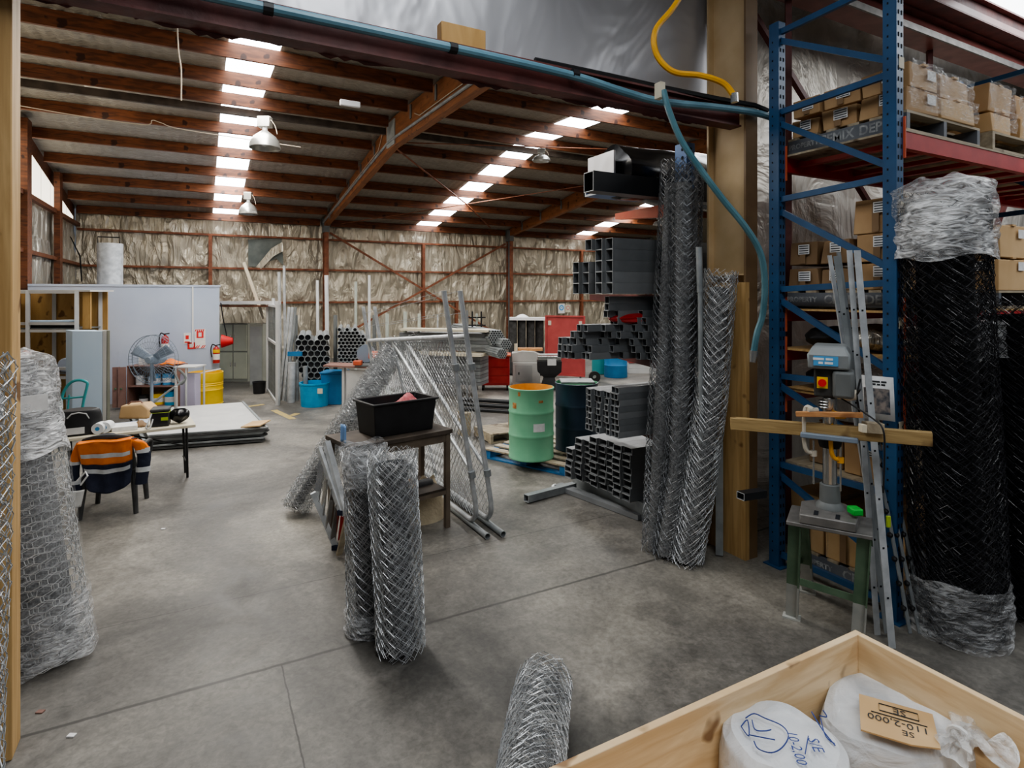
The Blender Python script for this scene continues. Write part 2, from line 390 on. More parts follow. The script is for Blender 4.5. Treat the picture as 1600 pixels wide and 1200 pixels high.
M['foilfront'] = foil('foilfront', (.46,.46,.48), (.60,.60,.63), st=(1,1,.6), sc=1.0, metal=.6, rough=.42, bump=.5, det=3, vo_k=.12, dist=.12)
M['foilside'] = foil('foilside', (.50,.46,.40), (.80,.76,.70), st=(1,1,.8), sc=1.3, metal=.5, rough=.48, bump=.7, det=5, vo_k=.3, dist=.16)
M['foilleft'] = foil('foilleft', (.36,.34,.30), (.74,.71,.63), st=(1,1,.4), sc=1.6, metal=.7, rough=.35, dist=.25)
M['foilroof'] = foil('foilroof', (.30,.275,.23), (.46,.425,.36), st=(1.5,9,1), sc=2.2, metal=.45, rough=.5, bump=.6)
M['sky_panel'] = emis('sky_panel', (.93,.97,1.0), 9.0)
M['sky_panel_near'] = emis('sky_panel_near', (.93,.97,1.0), 5.0)
M['clerestory'] = emis('clerestory', (1.0,.93,.76), 2.2)

def floor_mat():
    m, nt, b = nodes('concrete'); 
    tc = N(nt, 'ShaderNodeTexCoord')
    def noise(s, d=6, dist=0, vec=None):
        n = N(nt, 'ShaderNodeTexNoise'); n.inputs['Scale'].default_value = s; n.inputs['Detail'].default_value = d; n.inputs['Distortion'].default_value = dist
        n.inputs['Roughness'].default_value = .62
        L(nt, vec or tc.outputs['Object'], n.inputs['Vector']); return n
    a = noise(.55, 7, .6)
    r = N(nt, 'ShaderNodeValToRGB'); e = r.color_ramp.elements
    e[0].position = .33; e[0].color = (.075,.071,.066,1); e[1].position = .68; e[1].color = (.31,.288,.25,1)
    e.new(.5).color = (.165,.155,.14,1)
    L(nt, a.outputs['Fac'], r.inputs[0])
    w = noise(2.2, 9, 1.6); r2 = N(nt, 'ShaderNodeMapRange'); r2.inputs['From Min'].default_value = .35; r2.inputs['From Max'].default_value = .7; r2.inputs['To Min'].default_value = .72; r2.inputs['To Max'].default_value = 1.22
    L(nt, w.outputs['Fac'], r2.inputs['Value'])
    mu = N(nt, 'ShaderNodeMix', data_type='RGBA', blend_type='MULTIPLY'); mu.inputs[0].default_value = 1
    L(nt, r.outputs[0], mu.inputs[6]); L(nt, r2.outputs[0], mu.inputs[7])
    g = noise(30, 8, .5); r3 = N(nt, 'ShaderNodeMapRange'); r3.inputs['From Min'].default_value = .3; r3.inputs['From Max'].default_value = .7; r3.inputs['To Min'].default_value = .72; r3.inputs['To Max'].default_value = 1.22
    L(nt, g.outputs['Fac'], r3.inputs['Value'])
    mu2 = N(nt, 'ShaderNodeMix', data_type='RGBA', blend_type='MULTIPLY'); mu2.inputs[0].default_value = 1
    L(nt, mu.outputs[2], mu2.inputs[6]); L(nt, r3.outputs[0], mu2.inputs[7])
    # slab joints: saw cuts along X and one across, wobbling a little
    sp = N(nt, 'ShaderNodeSeparateXYZ'); 
    wob = noise(7, 6); off = N(nt, 'ShaderNodeVectorMath', operation='MULTIPLY_ADD'); off.inputs[1].default_value = (.026,.026,0)
    L(nt, wob.outputs['Color'], off.inputs[0]); L(nt, tc.outputs['Object'], off.inputs[2]); L(nt, off.outputs[0], sp.inputs[0])
    def line(sock, at, wd, lim=None):
        s = N(nt, 'ShaderNodeMath', operation='SUBTRACT'); s.inputs[1].default_value = at; L(nt, sock, s.inputs[0])
        ab = N(nt, 'ShaderNodeMath', operation='ABSOLUTE'); L(nt, s.outputs[0], ab.inputs[0])
        lt = N(nt, 'ShaderNodeMapRange'); lt.inputs['From Min'].default_value = wd*.4; lt.inputs['From Max'].default_value = wd; lt.inputs['To Min'].default_value = 1; lt.inputs['To Max'].default_value = 0
        L(nt, ab.outputs[0], lt.inputs['Value'])
        if lim:
            c = N(nt, 'ShaderNodeMath', operation='LESS_THAN'); c.inputs[1].default_value = lim[1]; L(nt, lim[0], c.inputs[0])
            q = N(nt, 'ShaderNodeMath', operation='MULTIPLY'); L(nt, lt.outputs[0], q.inputs[0]); L(nt, c.outputs[0], q.inputs[1]); return q.outputs[0]
        return lt.outputs[0]
    ox = -FLO.x+.013; oy = -FLO.y+.013
    ls = [line(sp.outputs['Y'], 3.66+oy, .017), line(sp.outputs['Y'], 4.62+oy, .005), line(sp.outputs['Y'], 10.2+oy, .006), line(sp.outputs['X'], .435+ox, .006, (sp.outputs['Y'], 3.67+oy))]
    cur = ls[0]
    for l in ls[1:]:
        x = N(nt, 'ShaderNodeMath', operation='MAXIMUM'); L(nt, cur, x.inputs[0]); L(nt, l, x.inputs[1]); cur = x.outputs[0]
    k = N(nt, 'ShaderNodeMath', operation='MULTIPLY'); k.inputs[1].default_value = .8; L(nt, cur, k.inputs[0])
    mx = N(nt, 'ShaderNodeMix', data_type='RGBA'); mx.inputs[7].default_value = (.035,.033,.03,1)
    L(nt, k.outputs[0], mx.inputs[0]); L(nt, mu2.outputs[2], mx.inputs[6]); L(nt, mx.outputs[2], b.inputs['Base Color'])
    rr = N(nt, 'ShaderNodeMapRange'); rr.inputs['To Min'].default_value = .32; rr.inputs['To Max'].default_value = .75
    L(nt, w.outputs['Fac'], rr.inputs['Value']); L(nt, rr.outputs[0], b.inputs['Roughness'])
    bp = N(nt, 'ShaderNodeBump'); bp.inputs['Strength'].default_value = .12; bp.inputs['Distance'].default_value = .02; L(nt, w.outputs['Fac'], bp.inputs['Height']); L(nt, bp.outputs[0], b.inputs['Normal'])
    return m

def smooth(pts, n=6):
    pts = [Vector(p) for p in pts]; out = []
    for i in range(len(pts)-1):
        a = pts[max(i-1,0)]; b = pts[i]; c = pts[i+1]; d = pts[min(i+2,len(pts)-1)]
        for k in range(n):
            t = k/n; out.append(.5*((2*b)+(c-a)*t+(2*a-5*b+4*c-d)*t*t+(3*b-a-3*c+d)*t**3))
    return out+[pts[-1]]
# ---------------------------------------------------------------- the building
XL, XR, YB, YP = -3.1, 24.0, 20.7, 3.80       # left gable, right gable, back wall, portal wall
YR, ZR = 12.5, 6.075                            # ridge line and underside of the sheets there
def zroof(y): return ZR-(.165*(y-YR) if y > YR else .033*(YR-y))
FLO = Vector(((-4.0+XR)/2, (-5+YB)/2, 0))
struct(MB().box(-4.0, XR, -5, YB+.1, -.15, 0), 'floor', floor_mat()).location.z = -.15
for o in C.objects:
    if o.name == 'floor': pass
# back wall: foil sagging between the girts
def sag(u, v, amp, k):
    return amp*(math.sin(u*k*1.0+2.1*math.sin(v*3+u*.7))*.5+.5*math.sin(u*k*2.3+4*v+1.3*math.sin(u*2.1)))
struct(MB().grid(lambda u, v: Vector((XL+(XR-XL)*u, YB+sag((XR-XL)*u, v*9, .035, 5.0)*abs(math.sin(v*math.pi*4.3)), 5.0*v)), 420, 30), 'wall_back', M['foilback'])
struct(MB().grid(lambda u, v: Vector((XL+sag(17*u, v*9, .03, 5.0), YP+(YB-YP)*u, 3.45*v)), 200, 14), 'wall_left', M['foilleft'])
struct(MB().box(XR, XR+.1, YP, YB, 0, 6.2), 'wall_right', M['foilleft'])
# portal wall above the red lintel and beside the column, with wrinkles
struct(MB().grid(lambda u, v: Vector((XL+(4.2-XL)*u, YP+.05+.012*math.sin(u*21+5*v)+.008*math.sin(u*47-9*v), 3.75+2.4*v)), 120, 40), 'wall_front', M['foilfront'])
struct(MB().grid(lambda u, v: Vector((4.2+(XR-4.2)*u, YP+.10+.02*math.sin(u*91+5*v)+.02*math.sin(u*57-9*v), 5.9*v)), 160, 40), 'wall_front', M['foilside'])
# roof sheets of the far hall, split around one translucent strip per bay
SKY = [(.40,1.12), (7.05,7.85), (14.1,14.9)]
xs = [XL-.1]+[x for s in SKY for x in s]+[XR]
mb = MB()
for i in range(0, len(xs), 2):
    for y0, y1 in ((YP+.1, YR), (YR, YB+.2)):
        mb.grid(lambda u, v: Vector((xs[i]+(xs[i+1]-xs[i])*u, y0+(y1-y0)*v, zroof(y0+(y1-y0)*v)+.012*math.sin((xs[i]+(xs[i+1]-xs[i])*u)*36))), max(8, int((xs[i+1]-xs[i])*16)), 6)
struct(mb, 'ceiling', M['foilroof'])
for i, (a, b) in enumerate(SKY):
    mb = MB()
    for y0, y1 in ((YP+.1, YR), (YR, YB)):
        mb.quad((a,y0,zroof(y0)+.01), (a,y1,zroof(y1)+.01), (b,y1,zroof(y1)+.01), (b,y0,zroof(y0)+.01))
    struct(mb, 'window_%d' % (i+1), M['sky_panel'], flat=True)
# clerestory of the left gable: glowing panels between a sill and the verge
def zv(y): return zroof(y)-.40
mb = MB(); 
for k in range(14):
    y0 = 7+k*.95; y1 = y0+.92
    mb.quad((XL,y0,4.22), (XL,y1,4.22), (XL,y1,max(4.24,zv(y1))), (XL,y0,max(4.24,zv(y0))))
struct(mb, 'window_4', M['clerestory'], flat=True)
struct(MB().grid(lambda u, v: Vector((XL-.03+sag(17*u, v*4, .02, 5), YP+(YB-YP)*u, 3.4+.85*v)), 160, 4), 'wall_left', M['foilleft'])
struct(MB().grid(lambda u, v: Vector((XL-.03, YP+(YB-YP)*u, max(4.2,zv(YP+(YB-YP)*u))+.6*v)), 60, 2), 'wall_left', M['rust_wood'])
# near hall: side wall far right, a sheet roof over the camera with translucent strips
struct(MB().box(XR, XR+.1, -5, YP, 0, 7), 'wall_right', M['foilfront'])
def zn(y): return 5.33+.09*(3.15-y)
NS = [(.2,1.9), (7.2,9.6), (15,17)]  # outer two strips are unseen, added to light the near hall
nx = [-4.0]+[x for s in NS for x in s]+[XR]
mb = MB()
for i in range(0, len(nx), 2):
    mb.quad((nx[i],-5,zn(-5)), (nx[i],3.84,zn(3.84)), (nx[i+1],3.84,zn(3.84)), (nx[i+1],-5,zn(-5)))
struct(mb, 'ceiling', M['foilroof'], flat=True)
for i, (a, b) in enumerate(NS):
    struct(MB().grid(lambda u, v: Vector((a+(b-a)*u, -5+8.1*v, zn(-5+8.1*v)+.012*math.sin(u*60))), 40, 2), 'window_%d' % (i+5), M['sky_panel_near'])

# purlins, each its own timber
PY = [5.55,6.93,8.31,9.7,11.1,12.42,13.8,15.15,16.5,17.85,19.2,20.5]
BAYS = [('left', XL+.05, 3.62), ('middle', 3.98, 10.68), ('right', 11.04, 18.0)]
for bn, x0, x1 in BAYS:
    for k, y in enumerate(PY):
        n = len(PY)-1-k; ridge = abs(y-12.42) < .05; sl = -.165 if y > YR else .033
        h = .225; zt = zroof(y)-.015; u = Vector((0, -sl, 1)).normalized()
        mb = MB().beam((x0, y, zt-h/2), (x1, y, zt-h/2), .055, h, up=u)
        o = mb.build('roof_purlin', M['rust_wood'])
        where = 'at the back wall' if n == 0 else ORD[n]+' from the back wall'
        tag(o, 'rust-brown timber roof purlin of the %s bay, %s' % (bn, where), 'roof beam', 'timber roof purlins')
    mb = MB().beam((x0, YR+.12, ZR-.30), (x1, YR+.12, ZR-.30), .07, .14)
    tag(mb.build('ridge_beam', M['darkwood']), 'dark ridge beam of the %s bay beside the ridge purlin' % bn, 'roof beam')
# rafters: two sloping legs joined at a ridge plate
for rn, x in (('nearer', 3.8), ('farther', 10.86)):
    r = thing('roof_rafter', (x, YR, 5.4), '%s orange-brown timber rafter rising to the ridge from the back wall column' % rn, 'rafter')
    for y0, y1, nm in ((YP+.12, YR, 'near_leg'), (YR, YB-.1, 'far_leg')):
        zb = lambda y: 5.42-(.118*(y-YR) if y > YR else .024*(YR-y))
        MB().prism([(x-.08,y0,zb(y0)), (x-.08,y1,zb(y1)), (x-.08,y1,zroof(y1)-.02), (x-.08,y0,zroof(y0)-.02)], (.16,0,0)).build(nm, M['rafter'], r, bevel=.006)
    MB().box(x-.1, x-.08, YR-.28, YR+.32, 5.44, 5.98).build('ridge_plate', M['grey'], r)
    if rn == 'nearer':
        MB().tube([(x-.1, YP+.3, 5.33), (x-.1, 9, 5.47), (x-.1, YR-.3, 5.56), (x-.1, YR+.3, 5.55), (x-.1, 20.3, 4.62)], .03, 8).build('conduit', M['galvdull'], r)
        MB().tube([(x-.1, YP+.3, 5.42), (x-.1, 9, 5.56), (x-.1, 10.6, 5.6), (x-.1, 10.9, 5.72)], .01, 5).build('cable', M['rope'], r)
        MB().tube([(x-.1, 13.1, 5.9), (x-.1, 13.5, 5.55), (x-.1, 17, 5.1), (x-.1, 20.2, 4.68)], .01, 5).build('cable', M['rope'], r)
    for k in (3,4,6,7,8,9,10):
        y = PY[k]; MB().box(x-.1, x-.08, y+.03, y+.11, zroof(y)-.34, zroof(y)-.06).build('hanger', M['greydark'], r)
# columns, girts and mullions of the back wall
for cn, x in (('nearer', 3.8), ('farther', 10.86), ('last', 18.0)):
    c = thing('wall_column', (x, YB-.25, 0), '%s steel column standing against the back wall under a rafter' % cn if cn != 'last' else 'steel column against the back wall hidden beyond the tube rack', 'column')
    MB().box(x-.07, x+.07, YB-.42, YB-.40, 0, 4.6).build('flange', M['rustgirt'], c); MB().box(x-.07, x+.07, YB-.14, YB-.12, 0, 4.6).build('flange', M['rustgirt'], c)
    MB().box(x-.008, x+.008, YB-.40, YB-.14, 0, 4.6).build('web', M['greydark'], c)
    MB().box(x-.09, x+.09, YB-.45, YB-.1, 4.3, 4.75).build('cap_plate', M['greydark'], c)
for bn, x0, x1 in [('left', XL+.05, 3.71), ('middle', 3.89, 10.77), ('right', 10.95, 17.9)]:
    for z, nm in ((4.07,'top'), (3.03,'middle'), (1.93,'lowest'), (.95,'bottom')):
        if z < 1: continue
        tag(MB().beam((x0, YB-.1, z), (x1, YB-.1, z), .13, .06).build('wall_girt', M['rustgirt']), '%s rust-brown girt across the %s bay of the back wall' % (nm, bn), 'wall rail')
    xm = (x0+x1)/2
    tag(MB().box(xm-.05, xm+.05, YB-.17, YB-.03, 0, 4.05).build('wall_stud', M['rustgirt']), 'rust-brown stud in the middle of the %s bay of the back wall' % bn, 'wall post')
tag(MB().box(8.6, 8.7, YB-.17, YB-.05, 0, 1.9).build('wall_stud', M['rustgirt']), 'short rust-brown stud under the lowest girt of the middle bay', 'wall post')
tag(MB().beam((3.95, YB-.2, 4.3), (10.5, YB-.2, .55), .07, .03, up=AY).build('wall_brace', M['rustgirt']), 'red-brown diagonal brace falling rightwards from the nearer column', 'brace')
tag(MB().beam((10.7, YB-.22, 4.2), (4.6, YB-.22, .9), .07, .03, up=AY).build('wall_brace', M['rustgirt']), 'red-brown diagonal brace falling leftwards from the farther column', 'brace')
tag(MB().tube([(3.95, 12.9, 5.5), (7.3, 16.6, 5.0), (9.3, 19, 4.62)], .022, 6).build('roof_brace', M['rustgirt']), 'thin rust-brown roof brace running back from the ridge plate', 'brace')
tag(MB().tube([(3.95, 12.3, 5.5), (10.7, 10.2, 5.62)], .012, 6).build('roof_brace', M['rustgirt']), 'thin rod brace crossing below the near purlins of the middle bay', 'brace')
tag(MB().tube([(4.2, 19.8, 4.55), (10.7, 12.8, 5.45)], .012, 6).build('roof_brace', M['rustgirt']), 'thin rod brace crossing below the far purlins of the middle bay', 'brace')
tp = thing('torn_foil', (1.9, YB-.1, 3.1), 'torn flap of foil hanging open high on the back wall of the left bay', 'insulation')
q = lambda px, py, o=.07: atY(px, py, YB-o)
MB().add([q(388,374), q(440,372), q(443,415), q(432,404), q(400,417), q(388,416)], [(0,1,2,3,4,5)]).build('bare_sheet', M['postdark'], tp)
MB().add([q(400,417,.12), q(424,388,.16), q(441,378,.12), q(443,392,.14), q(428,400,.2), q(408,420,.18)], [(0,1,2,3,4,5)]).build('foil_flap', M['foilback'], tp)
# left gable posts and girts
for k, (y, w) in enumerate(((9.2,.2),(12.0,.2),(14.6,.34),(17.6,.3))):
    tag(MB().box(XL+.06, XL+.18, y-w/2, y+w/2, 0, zroof(y)-.1).build('gable_post', M['rust_wood']), 'rust-brown timber post of the left gable wall, %s from the back' % ORD[3-k], 'wall post')
tag(MB().box(XL+.02, XL+.12, YP, YB-.1, 4.14, 4.24).build('gable_sill', M['rust_wood']), 'timber sill under the glowing clerestory on the left gable', 'wall rail')
tag(MB().box(XL+.02, XL+.12, YP, YB-.1, 3.02, 3.1).build('wall_girt', M['rust_wood']), 'timber girt along the left gable wall below the clerestory', 'wall rail')
tag(MB().box(XL+.02, XL+.12, YP, YB-.1, 1.95, 2.02).build('wall_girt', M['rust_wood']), 'lower timber girt along the left gable wall above the shelving', 'wall rail')

# the portal: lintel, blue air main, near column, left post
lt = thing('lintel_beam', (1.5, 3.5, 3.6), 'long dark red steel lintel spanning over the wide opening', 'beam')
MB().box(XL, 3.98, 3.40, 3.42, 3.60, 3.745).build('web', M['redsteel'], lt); MB().box(XL, 3.98, 3.38, 3.50, 3.595, 3.608).build('bottom_flange', M['redsteel'], lt); MB().box(XL, 3.98, 3.36, 3.84, 3.745, 3.76).build('top_flange', M['redsteel'], lt)
rnd = random.Random(3); pts = [(XL+.1+.04*i, 3.505, 3.585+.014*math.sin(i*.31)+rnd.uniform(-.008,.02)) for i in range(172)]
tag(MB().add([Vector(p) for p in pts]+[Vector((p[0], 3.505, 3.64)) for p in pts], [(i,i+1,172+i+1,172+i) for i in range(171)]).build('foil_fringe', M['redsteel'], solid=.003), 'ragged torn dark edging hanging along the underside of the red lintel', 'insulation')
pp = smooth([(XL+.1,3.33,3.715),(-.5,3.33,3.71),(1.2,3.33,3.71),(2.2,3.33,3.70),(2.7,3.33,3.66),(3.05,3.33,3.645),(3.6,3.31,3.68),(4.0,3.29,3.695),(4.22,3.28,3.68)])
am = MB().tube(pp, .028, 10).build('air_pipe', M['pipeblue']); tag(am, 'light blue air pipe running along the top of the red lintel', 'pipe')
for x in (-.8,.3,1.35,2.25): MB().cyl((x, 3.33, 3.71), (x+.05, 3.33, 3.71), .034, n=10).build('pipe_clip', M['black'], am)
tag(MB().tube([(2.0,3.40,3.78),(2.6,3.40,3.785),(3.1,3.38,3.775),(3.7,3.35,3.77),(4.05,3.30,3.76),(4.2,3.30,3.74)], .02, 6).build('cable_bundle', M['cord_black']), 'black cable bundle lying behind the blue air pipe near the column', 'cable')
tag(MB().box(atY(688,75,3.42).x, atY(757,75,3.42).x, 3.40, 3.48, 3.761, 3.90).build('timber_offcut', M['ply'], bevel=.004), 'short tan timber offcut resting on top of the red lintel', 'timber')
yh = thing('yellow_hose', (3.3,3.3,3.8), 'orange-yellow air hose looping down in front of the foil to the column', 'hose')
MB().tube(smooth([P(1085,-40,4.3), P(1052,12,4.25), P(1024,48,4.2), P(1026,85,4.18), P(1052,112,4.15), P(1095,118,4.1), P(1130,130,4.08), P(1147,150,4.05)]), .022, 8).build('hose', M['hoseyellow'], yh)
MB().cyl(P(1147,146,4.05), P(1148,160,4.05), .026, n=10).build('fitting', M['steel'], yh)
bh = thing('blue_hose', (3.5,3.3,3), 'blue air hose dropping from the lintel past the tan column and hanging down', 'hose')
MB().tube(smooth([P(1037,142,4.1), P(1046,175,4.05), P(1065,220,4.0), P(1095,265,3.95), P(1130,312,3.92), P(1165,355,3.9), P(1188,395,3.9), P(1195,440,3.92), P(1192,490,3.95), P(1183,520,3.97), P(1178,548,3.98)]), .022, 8).build('hose', M['hoseblue'], bh)
MB().obox(P(1031,142,4.12), (.022,0,0), (0,.03,0), (0,0,.055)).build('valve_block', M['cream'], bh)
MB().cyl(P(1178,548,3.98), P(1176,566,3.98), .03, .02, n=10).build('coupling', M['steel'], bh)
tag(MB().tube(smooth([P(612,102,3.95), P(580,88,3.8), P(555,65,3.7), P(522,40,3.6)]), .006, 6).build('yellow_rope', M['hoseyellow']), 'thin yellow cord dangling over the face of the red lintel', 'cord')
tag(MB().tube([P(573,-5,3.95), P(573,25,3.95), P(575,48,3.96)], .012, 6).build('drop_cable', M['cream']), 'pale cable dropping down the foil to the top of the lintel', 'cable')
# tan steel column at the right end of the lintel
cx0, cx1, cy0, cy1 = 3.985, 4.125, 3.34, 3.76
co = thing('steel_column', (4.05, 3.5, 0), 'tan-painted steel column at the right end of the red lintel', 'column')
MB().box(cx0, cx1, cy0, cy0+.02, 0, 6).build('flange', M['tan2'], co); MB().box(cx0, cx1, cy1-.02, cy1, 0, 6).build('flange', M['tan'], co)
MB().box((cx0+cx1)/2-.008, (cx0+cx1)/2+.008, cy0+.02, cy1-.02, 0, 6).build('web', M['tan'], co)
MB().box(cx0+.001, cx1-.07, cy0+.02, cy1-.02, 2.36, 2.372).build('stiffener', M['tan'], co)
MB().box(cx0-.008, cx0+.04, cy0-.002, cy1+.02, 0, 2.30).build('timber_lining', M['pine'], co)
tag(MB().hollow(P(1157,775,4.02), P(1192,770,4.1), .07,.05,.005).build('tube_offcut', M['tubeblack']), 'short dark tube offcut fixed low on the front of the tan column', 'tube')
tag(MB().box(-.96, -.775, 3.545, 3.70, 0, 4.6).build('timber_post', M['pine'], bevel=.006), 'pale pine timber post standing at the left edge of the opening', 'post')
tag(MB().box(-.93, -.805, 3.538, 3.543, 1.62, 1.74).build('wall_card', M['paper']), 'small white card fixed to the pale pine post', 'card')
# deep red eaves beams above the rack
e = thing('eaves_beam', (9, 3.3, 4.81), 'lower dark red eaves beam over the pallet rack, with a grey edge', 'beam')
MB().box(4.3, 23, 3.22, 3.46, 4.81, 4.83).build('soffit', M['redsteel2'], e); MB().box(4.3, 23, 3.20, 3.22, 4.81, 4.875).build('edge_flange', M['iron'], e); MB().prism([(4.3,3.20,4.876),(4.3,3.22,4.876),(4.3,3.30,5.02),(4.3,3.28,5.02)], (18.7,0,0)).build('web', M['redsteel2'], e); MB().box(4.3, 23, 3.18, 3.6, 5.0, 5.018).build('top_flange', M['redsteel'], e)
e = thing('eaves_beam', (9, 3.1, 5.03), 'upper dark red eaves beam just under the rooflight', 'beam')
MB().box(4.3, 23, 3.02, 3.20, 5.02, 5.035).build('soffit', M['redsteel'], e); MB().box(4.3, 23, 3.02, 3.035, 5.036, 5.10).build('edge_flange', M['redsteel2'], e); MB().box(4.3, 23, 3.10, 3.115, 5.036, 5.27).build('web', M['redsteel'], e); MB().box(4.3, 23, 3.04, 3.2, 5.271, 5.29).build('top_flange', M['redsteel2'], e)
tag(MB().beam((4.6,3.4,4.85), (4.6,3.4,0.0), .05,.05).build('wall_stud', M['redsteel']), 'thin dark red stud on the foil wall behind the near rack bay', 'wall post')
tag(MB().beam((4.3,3.6,4.8), (7.2,3.6,2.2), .05,.05, up=AY).build('wall_brace', M['redsteel']), 'dark red diagonal brace on the foil wall behind the rack', 'brace')
tag(MB().beam((6.9,3.4,4.85), (6.9,3.4,3.3), .05,.05).build('wall_stud', M['redsteel']), 'thin dark red rod hanging from the eaves beam behind the boxes', 'wall post')
tag(MB().beam((9.6,3.62,4.0), (7.4,3.62,1.0), .05,.05, up=AY).build('wall_brace', M['redsteel']), 'dark red diagonal brace on the foil behind the right rack bay', 'brace')
WORLD, P1, P2, P3, P4, EXPO = .12, 380, 55, 60, 110, -0.06
# ---------------------------------------------------------------- foreground netting rolls
def roll(pts, r, label, wm='wire', core='coregrey', s=.06, wr=.0022, layers=(1,.88,.76), seed=0, rise=(.75,1.05), corer=.6, group='chain link rolls', jit=.006, squash=1):
    t = thing('mesh_roll', pts[0], label, 'wire mesh roll', group)
    chain(MB(), pts, r, s, wr, layers, rise, jit, seed, squash).build('wire_netting', M[wm], t, flat=True)
    f, a, b, T = axis_fn(pts); mb = MB()
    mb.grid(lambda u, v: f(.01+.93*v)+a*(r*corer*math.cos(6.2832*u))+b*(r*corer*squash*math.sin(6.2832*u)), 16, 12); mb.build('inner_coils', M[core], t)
    return t
# two standing rolls in the middle of the floor
p0 = G(626,1016); p1 = P(613,705, p0.xy.dot(VV.xy)+.03)
roll([p0, p1], .152, 'tall bright chain link roll standing in front of the plastic-wrapped roll', s=.056, wr=.0021, layers=(1,.96,.92,.87,.8,.68,.5), seed=4, wm='wirebright', rise=(.8,1.1))
q0 = G(578,982); q1 = P(569,700, q0.xy.dot(VV.xy)+.03)
t = roll([q0, q1], .142, 'darker chain link roll in torn plastic wrap standing behind the bright roll', wm='wire', s=.056, seed=9, layers=(1,.95,.9,.83,.7), rise=(.8,1.1))
wrapfilm(MB(), [q0, q1], .157, .8, 1.02, .01, seed=2).build('plastic_wrap', M['film'], t); wrapfilm(MB(), [q0, q1], .157, .0, .13, .012, seed=5).build('plastic_wrap', M['film'], t)
# roll lying on the floor towards the camera
a0 = G(852,1105); a0.z = .15; a1 = G(818,1330); a1.z = .15
roll([a1, a0], .148, 'chain link roll lying on the floor beside the wooden crate', s=.056, wr=.0021, layers=(1,.96,.92,.87,.8,.68,.5), seed=12, wm='wirebright', rise=(.6,.85))
# wrapped hexagonal netting behind the left post
h0 = G(78,1030); h1 = P(10,562, h0.xy.dot(VV.xy)+.15)
t = thing('netting_roll', h0, 'large hexagonal wire netting roll in clear plastic behind the pine post', 'wire mesh roll')
hexnet(MB(), [h0, h1], .225, .10, .046, .002, (1,.95,.88), 3).build('wire_netting', M['wirebright'], t, flat=True)
f, a, b, T = axis_fn([h0, h1]); MB().grid(lambda u, v: f(.01+.97*v)+a*(.15*math.cos(6.2832*u))+b*(.15*math.sin(6.2832*u)), 20, 6).build('inner_coils', M['coregrey'], t)
wrapfilm(MB(), [h0, h1], .243, .66, 1.02, .010, 60, 30, 7, cap=True).build('plastic_wrap', M['filmdense'], t)
wrapfilm(MB(), [h0, h1], .242, -.0, .2, .008, 60, 20, 8).build('plastic_wrap', M['film'], t)
wrapfilm(MB(), [h0, h1], .240, .2, .66, .004, 40, 20, 8).build('plastic_wrap', film('film_thin', op=.1), t)
k = f(.86)+a*.0+b*0; d = (Vector((0,0,0))-Vector((k.x,k.y,0))).normalized(); d = (d+RR*.45).normalized(); c = k+d*.252
sd = Vector((d.y,-d.x,0)); MB().obox(c+sd*-.03, sd*.075, UP*.05, d*.003).build('paper_tag', M['paper'], t)
# chain link roll leaning at the very left edge
e0 = P(-62,1215,2.2); e0.z = 0; e1 = P(-42,552,2.28)
roll([e0, e1], .125, 'chain link roll cut by the left edge, leaning in front of the pine post', s=.06, seed=21, wr=.0022)
# coil of black wire behind the post
co_ = G(44,1010); t = MB(); rnd = random.Random(5)
for k in range(26):
    R = .14+rnd.uniform(-.025,.03); y = rnd.uniform(-.05,.05); tz = rnd.uniform(-.05,.05)
    t.tube([co_+Vector((-.06,-.14,.19))+Vector((R*math.cos(i/24*6.2832), y+tz*math.sin(i/24*6.2832), R*math.sin(i/24*6.2832))) for i in range(24)], .005, 4, closed=True)
tag(t.build('wire_coil', M['cord_black']), 'coil of black wire propped against the wrapped netting roll', 'wire coil')

# ---------------------------------------------------------------- plywood crate with bags
X0, X1, Y0, Y1, ZT = .93, 2.66, .35, 1.62, .66
cr = thing('wooden_crate', ((X0+X1)/2, (Y0+Y1)/2, 0), 'open pale plywood crate full of white bags in the right foreground', 'crate')
for nm, q in (('side_panel', (X0,X1,Y1-.03,Y1)), ('side_panel', (X0,X1,Y0,Y0+.03)), ('end_panel', (X1-.03,X1,Y0+.03,Y1-.03)), ('end_panel', (X0,X0+.03,Y0+.03,Y1-.03))):
    MB().box(*q, .10, ZT).build(nm, M['plypale'], cr, bevel=.003)
MB().box(X0+.03,X1-.03,Y0+.03,Y1-.03,.10,.13).build('floor_panel', M['plypale'], cr)
for y in (Y0+.05, (Y0+Y1)/2, Y1-.09): MB().box(X0,X1,y-.04,y+.04,0,.10).build('skid', M['pine'], cr)
MB().box(X0+.03,X1-.05,Y1-.031-.012,Y1-.031,.25,.262)
def bag(c, rx, ry, z0, z1, label, seed):
    rnd = random.Random(seed); ph = [rnd.random()*6 for _ in range(6)]; t = thing('sack', (c[0], c[1], z0), label, 'bag', 'white bags in the crate')
    prof = [(.0,0),(.9,0),(1,.06),(1.02,.3),(1.0,.6),(.99,.8),(.93,.94),(.8,1.0),(.45,1.015),(0,1.0)]
    def fn(u, v):
        k = v*(len(prof)-1); i = min(int(k), len(prof)-2); q = k-i
        r = prof[i][0]+(prof[i+1][0]-prof[i][0])*q; z = prof[i][1]+(prof[i+1][1]-prof[i][1])*q
        an = 6.2832*u; w = 1+.02*math.sin(3*an+ph[0])+.012*math.sin(9*an+ph[1]+z*5)
        return Vector((c[0]+rx*r*w*math.cos(an), c[1]+ry*r*w*math.sin(an), z0+(z1-z0)*z+(.012*math.sin(4*an+ph[2])*(r if z > .9 else 0))))
    MB().grid(fn, 56, 36).build('sack_body', M['sack'], t); return t
zb = .131
c1 = P(1230,1135,1.78); bz1 = .575
c1 = G(1225,1150,bz1)
